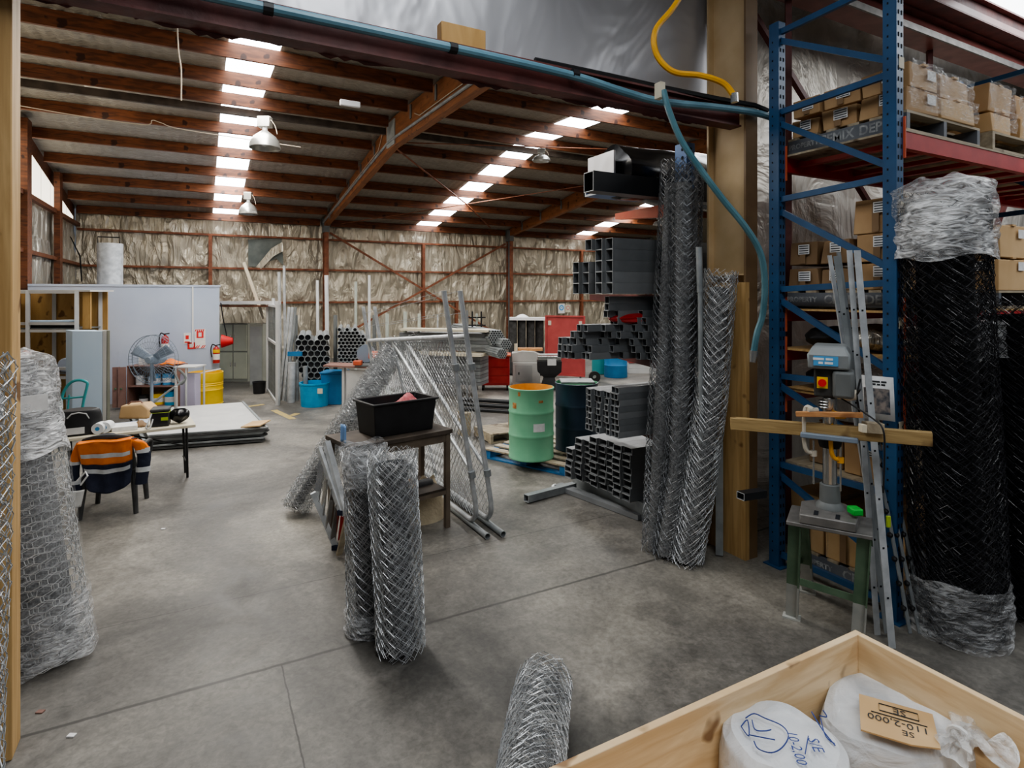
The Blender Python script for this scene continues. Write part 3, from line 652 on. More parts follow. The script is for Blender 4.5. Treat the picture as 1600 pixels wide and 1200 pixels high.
b1 = bag((c1.x, c1.y), .225, .225, zb, bz1, 'front white bag with blue handwriting on its round top', 1)
c2 = G(1385,1118,.50)
b2 = bag((c2.x+.12, c2.y+.02), .36, .25, zb, .50, 'wide grey-white bag lying under the piece of cardboard', 2)
c3 = G(1560,1205,.42)
b3 = bag((2.38, .72), .22, .24, zb, .40, 'pale bag at the right end of the crate, under the clear plastic', 3)
# handwriting (marker strokes) on the first bag
st = lambda pts, nm='marker_stroke', m='bluepen', z=bz1+.02, par=b1: MB().tube([Vector((g.x, g.y, z)) for g in smooth([G(x, y, z) for x, y in pts], 4)], .0022, 4).build(nm, M[m], par)
st([(1165,1122),(1178,1115),(1195,1122),(1222,1134),(1232,1150),(1222,1168),(1205,1176),(1185,1170),(1178,1158)])
st([(1158,1135),(1168,1125),(1170,1150),(1158,1135)]); st([(1170,1148),(1190,1152),(1211,1156)]); st([(1175,1125),(1180,1140),(1195,1142),(1205,1140)])
text('10-2,00', .052, G(1244,1168,bz1+.02), -RR*.22-VV*.97, RR*.97-VV*.22, M['bluepen'], b1); text('S/E', .055, G(1274,1164,bz1+.02), -RR*.12-VV*.99, RR*.99-VV*.12, M['bluepen'], b1)
st([(1268,1112),(1285,1140),(1305,1165)]); st([(1282,1122),(1290,1150),(1304,1162)]); st([(1263,1150),(1258,1178)]); st([(1286,1110),(1292,1120),(1280,1118)])
# cardboard with writing
zc = .532; K = [G(1342,1086,zc), G(1457,1118,zc-.02), G(1470,1172,zc-.02), G(1424,1166,zc-.01), G(1345,1142,zc)]
cb = tag(MB().prism(K, (0,0,.006)).build('cardboard_piece', M['cardlight']), 'torn piece of brown cardboard with handwriting on the wide bag', 'cardboard')
nx_ = (K[1]-K[0]).normalized(); ny_ = (K[0]-K[4]).normalized(); mid = (K[0]+K[1]+K[2]+K[4])/4+Vector((0,0,.009))
text('110-2,000', .052, mid-ny_*.02, -nx_, -ny_, M['ink'], cb); text('SE', .045, mid-ny_*.068+nx_*.03, -nx_, -ny_, M['ink'], cb); text('SE', .05, mid+ny_*.052+nx_*.01, -nx_, -ny_, M['ink'], cb)
bx = [mid+ny_*q+nx_*p for p, q in ((-.06,.075),(.075,.075),(.075,.03),(-.06,.03))]; MB().tube(bx, .002, 4, closed=True).build('frame_line', M['ink'], cb)
MB().tube([mid+ny_*.008-nx_*.09, mid+ny_*.008+nx_*.10], .002, 4).build('underline', M['ink'], cb)
# clear plastic knot
pk = thing('plastic_bag', G(1520,1165,.5), 'twisted clear plastic bag tied in a knot at the crate side', 'plastic bag')
g0 = G(1500,1165,.5); rnd = random.Random(8)
def fold(u, v):
    an = 6.28*u; r = .03+.085*abs(v-.35)**1.1+.012*math.sin(5*an+7*v)
    return g0+Vector((.26*(v-.35), .06*(v-.35), 0))+Vector((0, r*math.cos(an), r*.75*math.sin(an)+.03-.02*v))
MB().grid(fold, 26, 20).build('film_folds', M['bagclear'], pk)
MB().tube([g0+Vector((0,.04*math.cos(i/12*6.28), .03+.035*math.sin(i/12*6.28))) for i in range(12)], .008, 6, closed=True).build('knot', M['white'], pk)
g1 = G(1545,1185,.5)
MB().grid(lambda u, v: g0+(g1-g0)*v*1.2+Vector((0,0,.05))+Vector((.05*math.cos(6.28*u)*(.4+v), .05*math.sin(6.28*u)*(.4+v), .03*math.sin(9*u+5*v))), 20, 12).build('film_tail', M['bagclear'], pk)

# ---------------------------------------------------------------- pallet rack (right)
RX0, RYN, RYF = 4.15, 2.27, 3.17
ZL = [(3.20,'top'), (1.98,'second'), (1.66,'third'), (1.33,'fourth')]
rk = thing('pallet_rack', (5.4, 2.7, 0), 'tall blue and red pallet rack along the foil wall at the right', 'rack')
def upright(x, y):
    u = MB().box(x-.04, x+.04, y-.045, y+.045, 0, 4.40).build('upright', M['blue'], rk)
    mb = MB()
    for k in range(int(4.22/.075)):
        z = .12+k*.075
        for s in (-.018, .018): mb.obox((x+s, y-.046, z), (.006,0,0), (0,.0015,0), (0,0,.014))
        mb.obox((x-.041, y+.012, z), (.0015,0,0), (0,.005,0), (0,0,.007))
    h = mb.build('slots', M['holes'], u); h['kind'] = 'stuff'
    MB().box(x-.07, x+.07, y-.08, y+.08, 0, .008).build('foot_plate', M['blue'], u)
    if y < 2.6:
        for z in (3.72, 2.75, 1.97, 1.27): MB().box(x-.015, x+.042, y-.050, y+.049, z, z+.075).build('tape_tag', M['cream'], u)
for x in (RX0, 6.95, 9.75):
    upright(x, RYN); upright(x, RYF)
    zs = [4.55, 4.30, 3.68, 3.62-.0, 3.05, 2.98, 2.40, 2.33, 1.68, 1.62, .98, .93, .30]
    seq = [(RYF,4.32,RYN,4.34), (RYF,4.27,RYN,3.78), (RYN,3.70,RYF,3.67), (RYF,3.60,RYN,3.06), (RYN,3.0,RYF,2.965), (RYF,2.89,RYN,2.37), (RYN,2.28,RYF,2.24), (RYF,2.17,RYN,1.67), (RYF,1.54,RYN,1.56), (RYF,1.475,RYN,1.065), (RYF,.825,RYN,.84), (RYF,.75,RYN,.34), (RYF,.10,RYN,.10)]
    for ya, za, yb, zb_ in seq:
        MB().beam((x-.0, ya, za), (x-.0, yb, zb_), .03, .045, up=UP).build('brace', M['blue'], rk)
for x0, x1 in ((RX0+.04, 6.91), (6.99, 9.71)):
    for z, nm in ZL:
        for y in (RYN, RYF):
            if nm == 'fourth' and y == RYN and False: continue
            b_ = MB().box(x0+.004, x1-.004, y-.025, y+.025, z-.0, z+.115 if nm == 'top' else z+.09).build('shelf_beam', M['red'], rk)
            MB().box(x0-.002, x0+.006, y-.06, y-.0255, z-.08, z+.2).build('beam_bracket', M['redorange'], b_)
        for k in range(7): 
            xx = x0+.2+k*(x1-x0-.4)/6
            if nm == 'top': MB().box(xx-.03, xx+.03, RYN+.03, RYF-.03, z+.05, z+.085).build('support_bar', M['red'], rk)
        if nm != 'top' or True: MB().box(x0+.02, x1-.02, RYN-.03, RYF+.03, z+(.1151 if nm=='top' else .0901), z+(.130 if nm=='top' else .105)).build('deck_board', M['greywood'] if nm=='top' else M['pine'], rk)
# pallets and cartons on the rack
def pallet(c, lx, ly, label, word=None, m='greywood', dark=False):
    t = thing('pallet', c, label, 'pallet'); x, y, z = c
    for k in (-1,0,1): 
        s_ = MB().box(x+k*(lx/2-.02)-.02, x+k*(lx/2-.02)+.02, y-ly/2, y+ly/2, z+.018, z+.127).build('stringer', M['greyplastic'] if dark else M[m], t)
        if word and k == -1:
            for w_, sz_, dy in word: text(w_, sz_, (x-lx/2-.002, y+dy, z+.072), -AY, UP, M['stencil'], t)
    for k in range(6): MB().box(x-lx/2, x+lx/2, y-ly/2+k*(ly-.09)/5, y-ly/2+.09+k*(ly-.09)/5, z+.127, z+.145).build('top_board', M[m], t)
    for k in (0,1,2): MB().box(x-lx/2, x+lx/2, y-ly/2+k*(ly-.09)/2, y-ly/2+.09+k*(ly-.09)/2, z, z+.018).build('bottom_board', M[m], t)
    return t
def carton(x0, x1, y0, y1, z0, z1, label, m='card', lab=True, wrap=False, group=None, flaps=False):
    rnd = random.Random(int(x0*977+y0*313+z0*71)); j = lambda: rnd.uniform(-.012,.012)
    t = thing('carton', ((x0+x1)/2, (y0+y1)/2, z0), label, 'box', group)
    v = [Vector((x+j(), y+j(), z+(j() if z > z0 else 0))) for z in (z0, z1) for y in (y0, y1) for x in (x0, x1)]
    MB().add(v, [(0,2,3,1),(4,5,7,6),(0,1,5,4),(2,6,7,3),(0,4,6,2),(1,3,7,5)]).build('carton_body', M[m], t, bevel=.006)
    ym = (y0+y1)/2; MB().box((x0+x1)/2-.03, (x0+x1)/2+.03, y0-.014, y1+.014, z1-.001, z1+.0125).build('tape', M['cardlight'], t)
    MB().box(x0-.0145, x0-.0135, ym-.025, ym+.025, z0+.01, z1-.01).build('tape', M['carddark'], t)
    if lab:
        l_ = MB().box(x0-.0155, x0-.0145, y0+.06, y0+.06+min(.12,(y1-y0)*.4), z1-.095, z1-.018).build('paper_label', M['paper'], t)
        mb = MB()
        for k in range(4): mb.box(x0-.0165, x0-.0155, y0+.068, y0+.052+min(.12,(y1-y0)*.4), z1-.088+k*.018, z1-.081+k*.018)
        mb.build('print', M['ink'], l_)
        l2 = MB().box(x1-.16, x1-.05, y0-.0155, y0-.0145, z1-.095, z1-.025).build('paper_label', M['paper'], t)
    if wrap:
        MB().grid(lambda u, w: Vector((x0-.02+(x1-x0+.04)*u, y0-.02-.012*abs(math.sin(u*9+5*w)), z0+.01+(z1-z0+.005)*w)), 14, 10).build('plastic_wrap', M['filmlight'], t)
    return t
zt = 3.20+.131
pallet((4.80, 2.72, zt), 1.0, .92, 'grey-black pallet stencilled white on the top rack level, nearest the upright', (('PROPERTY',.055,.32),('CEMIX',.095,.05),('DEPOT',.095,-.28)), dark=True)
pallet((6.15, 2.70, zt), 1.4, .92, 'weathered pallet on the top rack level, beside the stencilled one', None)
pallet((7.75, 2.70, zt), 1.2, .92, 'weathered pallet on the top level of the far rack bay', None)
zp = zt+.146
rows = [(2.26,2.60),(2.61,2.90),(2.91,3.16)]
nmx = ['nearest', 'middle', 'farthest']
for ri, (ya, yb) in enumerate(rows):
    for lv in (0,1):
        if ri == 2 and lv == 1: pass
        h_ = .165; z0 = zp+lv*(h_+.004)
        carton(4.31+.03*lv, 4.70, ya+.004, yb-.008, z0, z0+h_-.014*ri, 'brown carton on the stencilled top pallet, %s layer, %s from the near upright' % (('lower','upper')[lv], ORD[ri]), wrap=(ri==0), group='cartons on the top level')
for k, (xa, xb, ya, za, hh, w, lab) in enumerate((
    (4.73,5.20,2.26,0,.15,True,'small wrapped carton lying low beside the blue upright, behind the first row'),
    (4.75,5.18,2.28,.155,.17,True,'bulging carton in plastic on the second column of the top pallet'),
    (5.45,5.80,2.25,0,.16,True,'crumpled carton at the pallet edge, lower, right of the first pallet'),
    (5.44,5.82,2.27,.165,.21,True,'tall carton in torn plastic above the crumpled one on top'),
    (5.95,6.30,2.26,0,.17,True,'lower small carton in the third stack of the top level'),
    (5.95,6.28,2.28,.175,.17,True,'upper small carton in the third stack of the top level'),
    (6.36,6.80,2.45,0,.24,False,'large lower carton at the end of the second top pallet'),
    (6.36,6.80,2.45,.245,.24,False,'large upper carton at the end of the second top pallet'),
    (7.2,7.7,2.3,0,.2,True,'wrapped carton on the top level of the far bay'),
    (5.44,5.82,2.62,0,.2,False,'rear carton behind the crumpled one on the top level'),
    (5.90,6.30,2.66,0,.38,False,'rear tall carton in the middle of the second top pallet'))):
    carton(xa, xb, ya, ya+(.34 if k < 8 else .45), zp+za, zp+za+hh, lab, 'card' if k % 2 else 'cardlight', lab=(k in (4,7)), wrap=w, group='cartons on the top level')
z2 = 1.98+.106
pallet((4.78, 2.72, z2), .98, .92, 'dark stencilled pallet on the second rack level', (('PROPERTY',.055,.33),('CEMIX',.095,.0),('DEPOT',.095,-.33)), dark=True)
pallet((6.2, 2.70, z2), 1.3, .92, 'pallet on the second rack level under the pale cartons', None, dark=True)
zq = z2+.146
for k, (ya, yb, lv, hh, lab) in enumerate(((2.30,2.62,0,.19,'bottom carton of the stack next to the near upright'),(2.30,2.62,1,.20,'middle carton of the stack next to the near upright'),(2.30,2.64,2,.24,'top carton of the stack next to the near upright'),
      (2.66,2.90,0,.17,'lower carton in the second stack from the near upright'),(2.66,2.89,1,.18,'upper carton in the second stack from the near upright'),(2.91,3.18,0,.17,'lower carton beside the far upright'),(2.92,3.17,1,.18,'upper carton beside the far upright'))):
    zz = zq+lv*.205
    carton(4.30, 4.72, ya, yb-.01, zz, zz+hh, lab+' on the second rack level', ('carddark','card')[k<3], group='cartons on the second level')
for k, (xa, xb, lv, lab) in enumerate(((5.55,6.0,0,'lower left'),(5.55,6.0,1,'upper left'),(6.02,6.42,0,'lower right'),(6.02,6.42,1,'upper right'))):
    carton(xa, xb, 2.24, 2.6, zq+lv*.262, zq+lv*.262+.255, 'pale %s carton of the four seen right of the black roll' % lab, 'cardlight', lab=True, group='cartons on the second level')
carton(5.6, 6.35, 2.62, 3.1, zq, zq+.64, 'tall open-flapped carton behind the four pale cartons', 'card', lab=False)
carton(6.5, 6.88, 2.28, 2.7, zq, zq+.24, 'single carton at the right end of the second rack level', 'cardlight', lab=False)
z3 = 1.66+.106; z4 = 1.33+.106
def bundle(c, lx, ly, lz, label, m, cat='bundle', seed=1, nm='plastic_bundle'):
    rnd = random.Random(seed); ph = [rnd.random()*6 for _ in range(5)]
    def fn(u, v):
        an = 6.2832*u; q = math.sin(math.pi*v)**.45
        w = 1+.08*math.sin(3*an+ph[0]+4*v)+.05*math.sin(7*an+ph[1]+9*v)
        return Vector((c[0]+lx*(v-.5), c[1]+ly/2*q*w*math.cos(an), c[2]+lz/2+max(-lz/2, lz/2*q*w*math.sin(an))))
    return tag(MB().grid(fn, 26, 22).build(nm, M[m]), label, cat)
bundle((4.6,2.6,z3), .7, .55, .20, 'dusty foil bundle on the third rack level', 'foilleft', seed=4)
bundle((4.55,2.95,z3), .6, .3, .18, 'dark wrapped bundle on the third rack level beside the far upright', 'black', seed=6)
bundle((4.62,2.62,z4), .6, .55, .22, 'clear plastic bundle on the fourth rack level behind the drill press', 'filmdense', seed=9)
bundle((4.6,3.0,z4), .5, .3, .2, 'black plastic bundle on the fourth rack level beside the far upright', 'black', seed=13)
for k in range(3): MB
carton(4.30,4.66,2.40,2.70,.86,1.12,'brown carton in the low rack bay, nearest the drill column','card',group='cartons in the low bay'); carton(4.34,4.7,2.74,3.02,.86,1.16,'brown carton in the low rack bay with a white label, farther one','carddark',group='cartons in the low bay')
MB().box(RX0+.06, 6.9, RYN+.03, RYF-.03, .80, .855).build('deck_board', M['greywood'], rk)
pallet((4.84, 2.72, .0), 1.05, .92, 'black stencilled pallet on the floor under the rack', (('PROPERTY',.055,.22),('CEMIX',.10,-.14)), dark=True)
for k in range(3):
    carton(4.33, 5.3, 2.28+k*.3, 2.57+k*.3, .146, .52+.03*k, 'shrink-wrapped carton on the floor pallet, %s from the front' % ORD[k], 'cardlight', lab=False, wrap=True, group='wrapped cartons on the floor pallet')
# poster clipped to the near upright
pa = P(1339,585,3.98); pb = P(1396,590,3.86); pd = P(1399,659,3.86); pc = P(1342,652,3.98)
po = thing('poster', pa, 'white printed poster with a photograph taped beside the blue upright', 'poster')
MB().quad(pc, pd, pb, pa).build('sheet', M['paper'], po, solid=.002)
q = lambda u, v: pa+(pb-pa)*u+(pc-pa)*v+(pd-pb-pc+pa)*u*v-VV*.004
MB().quad(q(.16,.86), q(.87,.86), q(.87,.28), q(.16,.28)).build('picture', M['photo1'], po)
for v_, ws in ((.12,((.26,.36),(.39,.62),(.65,.80))),(.185,((.34,.5),(.53,.62),(.65,.76)))):
    for a_, b_ in ws: MB().quad(q(a_,v_+.025), q(b_,v_+.025), q(b_,v_-.015), q(a_,v_-.015)).build('print_line', M['ink'], po)
# ---------------------------------------------------------------- black netting rolls at right
k0 = G(1497,985); k1 = P(1471,300, k0.xy.dot(VV.xy)+.02)
t = roll([k0, k1], .262, 'huge black chain link roll with plastic ends in front of the rack', wm='wireblack', core='coreblack', s=.06, wr=.0027, layers=(1,.96,.91,.85,.78), seed=31, corer=.6, group='black mesh rolls', jit=.012, rise=(.8,1.1))
wrapfilm(MB(), [k0, k1], .285, .845, 1.03, .014, 60, 30, 3, cap=True).build('plastic_wrap', M['filmdense'], t)
wrapfilm(MB(), [k0, k1], .285, 0, .135, .014, 60, 30, 4).build('plastic_wrap', M['film'], t)
m0 = G(1612,960); m1 = P(1590,462, m0.xy.dot(VV.xy)+.02)
roll([m0, m1], .24, 'black chain link roll at the right edge of the frame', wm='wireblack', core='coreblack', s=.06, wr=.0027, layers=(1,.95,.88,.8), seed=37, corer=.72, group='black mesh rolls', jit=.012)
n0 = G(1545,945); n1 = P(1537,505, n0.xy.dot(VV.xy)+.02)
t = roll([n0, n1], .185, 'shorter black chain link roll with a white plastic top, between the two big ones', wm='wireblack', core='coreblack', s=.06, wr=.0027, layers=(1,.93,.84), seed=39, corer=.72, group='black mesh rolls', jit=.012)
wrapfilm(MB(), [n0, n1], .205, .88, 1.02, .014, 40, 20, 3, cap=True).build('plastic_wrap', M['filmdense'], t)
r0 = G(1690,1010); r1 = P(1665,470, r0.xy.dot(VV.xy))
# ---------------------------------------------------------------- drill press on its stand
fl = G(1237,965); fr = G(1340,1003); bl = G(1262,925); br = G(1362,940)
dc = P(1296,770,3.74); zt = .735
DV = (VV+RR*.60).normalized(); DR = (RR-VV*.60).normalized()
ds = thing('machine_stand', (dc.x, dc.y, 0), 'worn green steel stand with splayed legs under the drill press', 'stand')
T = [Vector((dc.x, dc.y, 0))+DR*a+DV*b+UP*zt for a, b in ((-.19,-.12),(.19,-.12),(-.17,.12),(.19,.12))]
for p, q in ((fl,T[0]),(fr,T[1]),(bl,T[2]),(br,T[3])):
    p = Vector((p.x, p.y, .012)); mid = p.lerp(q, .36); dr = (p-Vector((dc.x,dc.y,0))); dr.z = 0; dr.normalize()
    l_ = MB().beam(mid, q, .075, .012, up=DV).beam(mid+DR*.034, q+DR*.034, .01, .06, up=DV).build('leg', M['pressgreen'], ds)
    MB().beam(p, mid, .075, .012, up=DV).beam(p+DR*.034, mid+DR*.034, .01, .06, up=DV).build('bare_steel_end', M['presswear'], l_)
    MB().obox(p-UP*.005, DR*.055, DV*.035, UP*.006).build('foot_plate', M['presswear'], l_)
MB().beam(fl+UP*.17+(T[0]-fl)*.15, fr+UP*.17+(T[1]-fr)*.15, .008, .045).build('cross_rail', M['pressgreen'], ds)
MB().beam(bl+UP*.25, fl+UP*.25+(T[0]-fl)*.2, .008, .04).build('cross_rail', M['pressgreen'], ds)
MB().beam(br+UP*.25, fr+UP*.25+(T[1]-fr)*.2, .008, .04).build('cross_rail', M['pressgreen'], ds)
MB().obox(Vector((dc.x,dc.y,zt+.012)), DR*.235, DV*.17, UP*.012).build('top_plate', M['iron'], ds, bevel=.004)
dp = thing('drill_press', (dc.x, dc.y, zt+.024), 'grey pedestal drill press with red stop button standing on the green stand', 'drill press')
B = Vector((dc.x, dc.y, 0))
ba = MB().prism([B+DR*a+DV*b+UP*(zt+.0245) for a, b in ((-.16,-.17),(.15,-.17),(.17,.1),(.08,.19),(-.08,.19),(-.17,.1))], (0,0,.06)).build('base', M['iron'], dp, bevel=.008)
for a, b in ((-.07,-.1),(.05,-.11)): MB().obox(B+DR*a+DV*b+UP*(zt+.086), DR*.012, DV*.04, UP*.0015).build('slot', M['holes'], ba)
cb_ = B+DV*.06
MB().lathe(cb_+UP*(zt+.085), [(.085,0),(.08,.02),(.062,.04),(.06,.15),(.045,.155)], 20).build('column_socket', M['greydark'], dp)
MB().cyl(cb_+UP*(zt+.2), cb_+UP*1.66, .042, n=18).build('column', M['steel'], dp)
tz = 1.30
tb = MB().obox(B-DV*.0+UP*tz, DR*.16, DV*.10, UP*.016).build('work_table', M['fangrey'], dp, bevel=.006)
MB().lathe(cb_+UP*(tz-.09), [(.0,0),(.06,0),(.068,.03),(.068,.07),(.05,.09)], 18).build('table_clamp', M['black'], dp)
hz = 1.62
MB().obox(B+DV*.06+UP*(hz+.02), DR*.085, DV*.13, UP*.09).build('head_casting', M['dustyblack'], dp, bevel=.012)
MB().obox(B-DV*.02+DR*.08+UP*(hz+.02), DR*.06, DV*.1, UP*.085).build('motor', M['greydark'], dp, bevel=.02)
hb = B+DV*.05
cover = MB().add([hb+DR*(a*sx)+DV*(b*sy)+UP*z for z, a, b in ((hz+.112,.115,.17),(hz+.20,.12,.18),(hz+.255,.09,.14)) for sx, sy in ((-1,-1),(1,-1),(1,1),(-1,1))],
    [(3,2,1,0),(0,1,5,4),(1,2,6,5),(2,3,7,6),(3,0,4,7),(4,5,9,8),(5,6,10,9),(6,7,11,10),(7,4,8,11),(8,9,10,11)]).build('pulley_cover', M['presshead'], dp, bevel=.012)
bd_ = MB().obox(hb-DV*.177+UP*(hz+.165)-DR*.015, DR*.068, DV*.006, UP*.03).build('badge', M['signblue'], cover)
for z_, ws in ((.177,((-.07,-.01),(0,.04))),(.153,((-.04,-.015),(-.005,.04)))):
    for a_, b_ in ws: MB().obox(hb-DV*.1845+UP*(hz+z_)+DR*((a_+b_)/2-.015), DR*((b_-a_)/2), DV*.001, UP*.007).build('badge_print', M['paper'], bd_)
sw = MB().obox(B-DV*.095+UP*(hz+.025)-DR*.035, DR*.03, DV*.006, UP*.035).build('switch_plate', M['yellow'], dp)
MB().cyl(B-DV*.10+UP*(hz+.025)-DR*.035, B-DV*.115+UP*(hz+.025)-DR*.035, .024, n=14).build('stop_button', M['signred'], sw)
MB().lathe(B+DR*.13-DV*.07+UP*(hz-.04), [(0,-.04),(.035,-.04),(.037,.0),(.03,.02),(0,.02)], 16, axis=DR).build('feed_hub', M['clampgrey'], dp)
for an in (.4, 2.5, 4.6): MB().cyl(B+DR*.15-DV*.07+UP*(hz-.04), B+DR*.17-DV*(.07+.14*math.cos(an))+UP*(hz-.04+.14*math.sin(an)), .006, n=8).build('feed_handle', M['cord_black'], dp)
MB().lathe(B-DV*.03+UP*(hz-.28), [(0,0),(.012,.0),(.026,.04),(.03,.06),(.03,.1),(.036,.11),(.036,.2),(.028,.21),(.028,.24)], 16).build('chuck', M['steel'], dp)
for k in range(3): MB().lathe(B-DV*.03-DR*.02+UP*(hz-.14+k*.018), [(.04,0),(.043,.004),(.04,.008)], 14).build('depth_collar', M['steel'], dp)
# timber lying across the table with fence and clamps
tl = P(1142,661,4.02); tr = P(1457,686,3.42)
tm = (tr-tl).normalized()
tg = tag(MB().beam(tl, tr, .05, .082).build('timber_beam', M['beamwood'], bevel=.004), 'long weathered timber lying across the drill press table', 'timber')
fa = P(1240,656,3.78)+UP*.045; fb = P(1344,661,3.60)+UP*.055
tag(MB().beam(fa-VV*.03+UP*.0, fb-VV*.03, .03, .032).build('fence_batten', M['orangewood'], bevel=.003), 'short orange-brown batten lying on the long timber as a fence', 'timber')
tag(MB().obox(P(1364,668,3.55), tm*.045, VV*.03, UP*.032).build('wood_block', M['greywood'], bevel=.003), 'small grey wood block on the long timber right of the batten', 'block')
tag(MB().obox(P(1348,669,3.52), tm*.013, VV*.02, UP*.024).build('wood_block', M['cream'], bevel=.002), 'tiny pale wood block at the end of the batten', 'block')
def clamp(c, m, label):
    t = thing('clamp', c, label, 'clamp')
    MB().tube(smooth([c+UP*.16-VV*.06, c+UP*.165+RR*-.015, c+UP*.10+RR*-.03, c-UP*.06+RR*-.03, c-UP*.12+RR*-.01, c-UP*.13+RR*.03]), .013, 8).build('frame', M[m], t)
    MB().cyl(c-UP*.33+RR*.03, c-UP*.05+RR*.03, .006, n=8).build('screw', M['steel'], t)
    MB().lathe(c-UP*.15+RR*.03, [(0,0),(.02,0),(.02,.035),(0,.035)], 10).build('nut', M[m], t)
    MB().cyl(c+UP*.155-VV*.05-RR*.03, c+UP*.155-VV*.05+RR*.03, .016, n=10).build('pad', M[m], t)
clamp(P(1264,676,3.76)-VV*.0, 'clampgrey', 'grey clamp holding the timber at the left of the drill table')
clamp(P(1306,686,3.70), 'clampyellow', 'orange-yellow clamp holding the timber right of the drill column')
tag(MB().obox(P(1336,798,3.62), RR*.032, VV*.04, UP*.022).build('dustpan', M['green'], bevel=.01), 'bright green plastic piece on the corner of the drill stand', 'plastic part')
MB().tube(smooth([P(1305,617,3.72), P(1330,632,3.6), P(1365,655,3.45), P(1380,672,3.38), P(1382,710,3.38), P(1380,770,3.4)]), .005, 6).build('power_cord', M['cord_black'], dp)
# galvanised angles leaning on the rack
def angle(p0, p1, w, label, nm='steel_angle', m='galv', sd=1, grp='leaning galvanised angles'):
    p0 = Vector(p0); p1 = Vector(p1); mb = MB().beam(p0, p1, w, .004, up=VV).beam(p0+RR*(sd*w/2)+VV*w*.3, p1+RR*(sd*w/2)+VV*w*.3, .004, w*.7, up=VV)
    t = mb.build(nm, M[m]); tag(t, label, 'steel bar', grp)
    mb = MB()
    for k in range(7): mb.obox(p0.lerp(p1, .12+.12*k)-VV*.003, RR*.006, VV*.001, UP*.006)
    h = mb.build('bolt_holes', M['holes'], t); h['kind'] = 'stuff'
def lean(bx, by, tx, ty, back=.28, z=None):
    g = G(bx, by); g.z = .002; return g, P(tx, ty, g.xy.dot(VV.xy)+back)
angle(*lean(1371,993,1327,391,.16), .036, 'galvanised steel angle leaning upright, second from the left of the set')
angle(*lean(1394,1014,1339,391,.25), .042, 'widest brightest galvanised angle leaning at the front of the set')
angle(*lean(1386,990,1306,400,.18), .034, 'greyer galvanised angle leaning between the two bright ones', m='galvdull')
angle(*lean(1389,975,1297,399,.2), .022, 'thin galvanised strip fanning out to the left at its top', sd=-1)
angle(*lean(1392,972,1311,394,.24), .022, 'thin galvanised strip behind the bright angles', sd=-1, m='galvdull')
def spiked(bx, by, tx, ty, label):
    a, b = lean(bx, by, tx, ty, .3); t = tag(MB().beam(a, b, .02, .012, up=VV).build('spike_rail', M['galvdull']), label, 'rail', 'leaning spiked rails')
    for k in range(1, 9): MB().lathe(a.lerp(b, k/9.5)-RR*.012, [(0,-.018),(.016,-.012),(.02,0),(.012,.012),(0,.016)], 8, axis=RR).build('rubber_knob', M['cord_black'], t)
spiked(1422,990,1358,640, 'dark thin rail with black knobs leaning behind the galvanised angles')
spiked(1437,990,1362,640, 'second dark thin rail with black knobs, nearer the black roll')
spiked(1448,988,1372,640, 'rightmost dark thin rail leaning beside the big black roll')
tag(MB().obox(P(1388,815,3.6), RR*.012, VV*.008, UP*.035).build('cable_tie', M['lime'], bevel=.003), 'lime green tab hooked on the leaning rails', 'tag')

# ---------------------------------------------------------------- netting rolls at the tan column
def bend(bx, by, *rest, dd=0):
    g = G(bx, by); d = g.xy.dot(VV.xy); return [g]+[P(x, y, d+o+dd) for x, y, o in rest]
roll(bend(1026,862,(1030,760,.04),(1040,560,.06),(1054,252,.08)), .125, 'leftmost tall dark chain link roll by the tan column', wm='wiredark', s=.056, wr=.0021, layers=(1,.92,.84), seed=41, group='tall rolls by the column', rise=(.8,1.1))
roll(bend(1052,850,(1064,720,.04),(1072,540,.06),(1078,262,.06)), .125, 'middle tall dark chain link roll by the tan column, farther back', wm='wiredark', s=.056, wr=.0021, layers=(1,.92,.84), seed=43, group='tall rolls by the column', rise=(.8,1.1))
roll(bend(1040,872,(1058,740,.05),(1066,560,.08),(1068,250,.10)), .12, 'front tall dark chain link roll by the tan column', wm='wiredark', s=.056, wr=.0021, layers=(1,.92,.84), seed=47, group='tall rolls by the column', rise=(.8,1.1))
roll(bend(1070,880,(1092,760,.03),(1112,620,.05),(1126,422,.04)), .135, 'brighter chain link roll leaning against the front of the tan column', wm='wire', s=.056, wr=.0022, seed=53, rise=(.8,1.1), layers=(1,.94,.86,.78))
pl = thing('steel_pole', G(1118,868), 'grey galvanised pole standing between the rolls and the column', 'pole')
pb_ = G(1112,870); d_ = pb_.xy.dot(VV.xy)-.12
MB().cyl(P(1098,460,d_)*1-UP*2.2, P(1094,455,d_), .02, n=12).build('lower_tube', M['galvdull'], pl); MB().cyl(P(1094,457,d_), P(1092,386,d_), .0255, n=12).build('upper_sleeve', M['galvdull'], pl)
tag(MB().beam(G(1124,868)+UP*.01, P(1124,690,G(1124,868).xy.dot(VV.xy)+.03), .06, .05).build('steel_post', M['galvdull']), 'square grey post stub standing behind the rolls at the column foot', 'post')

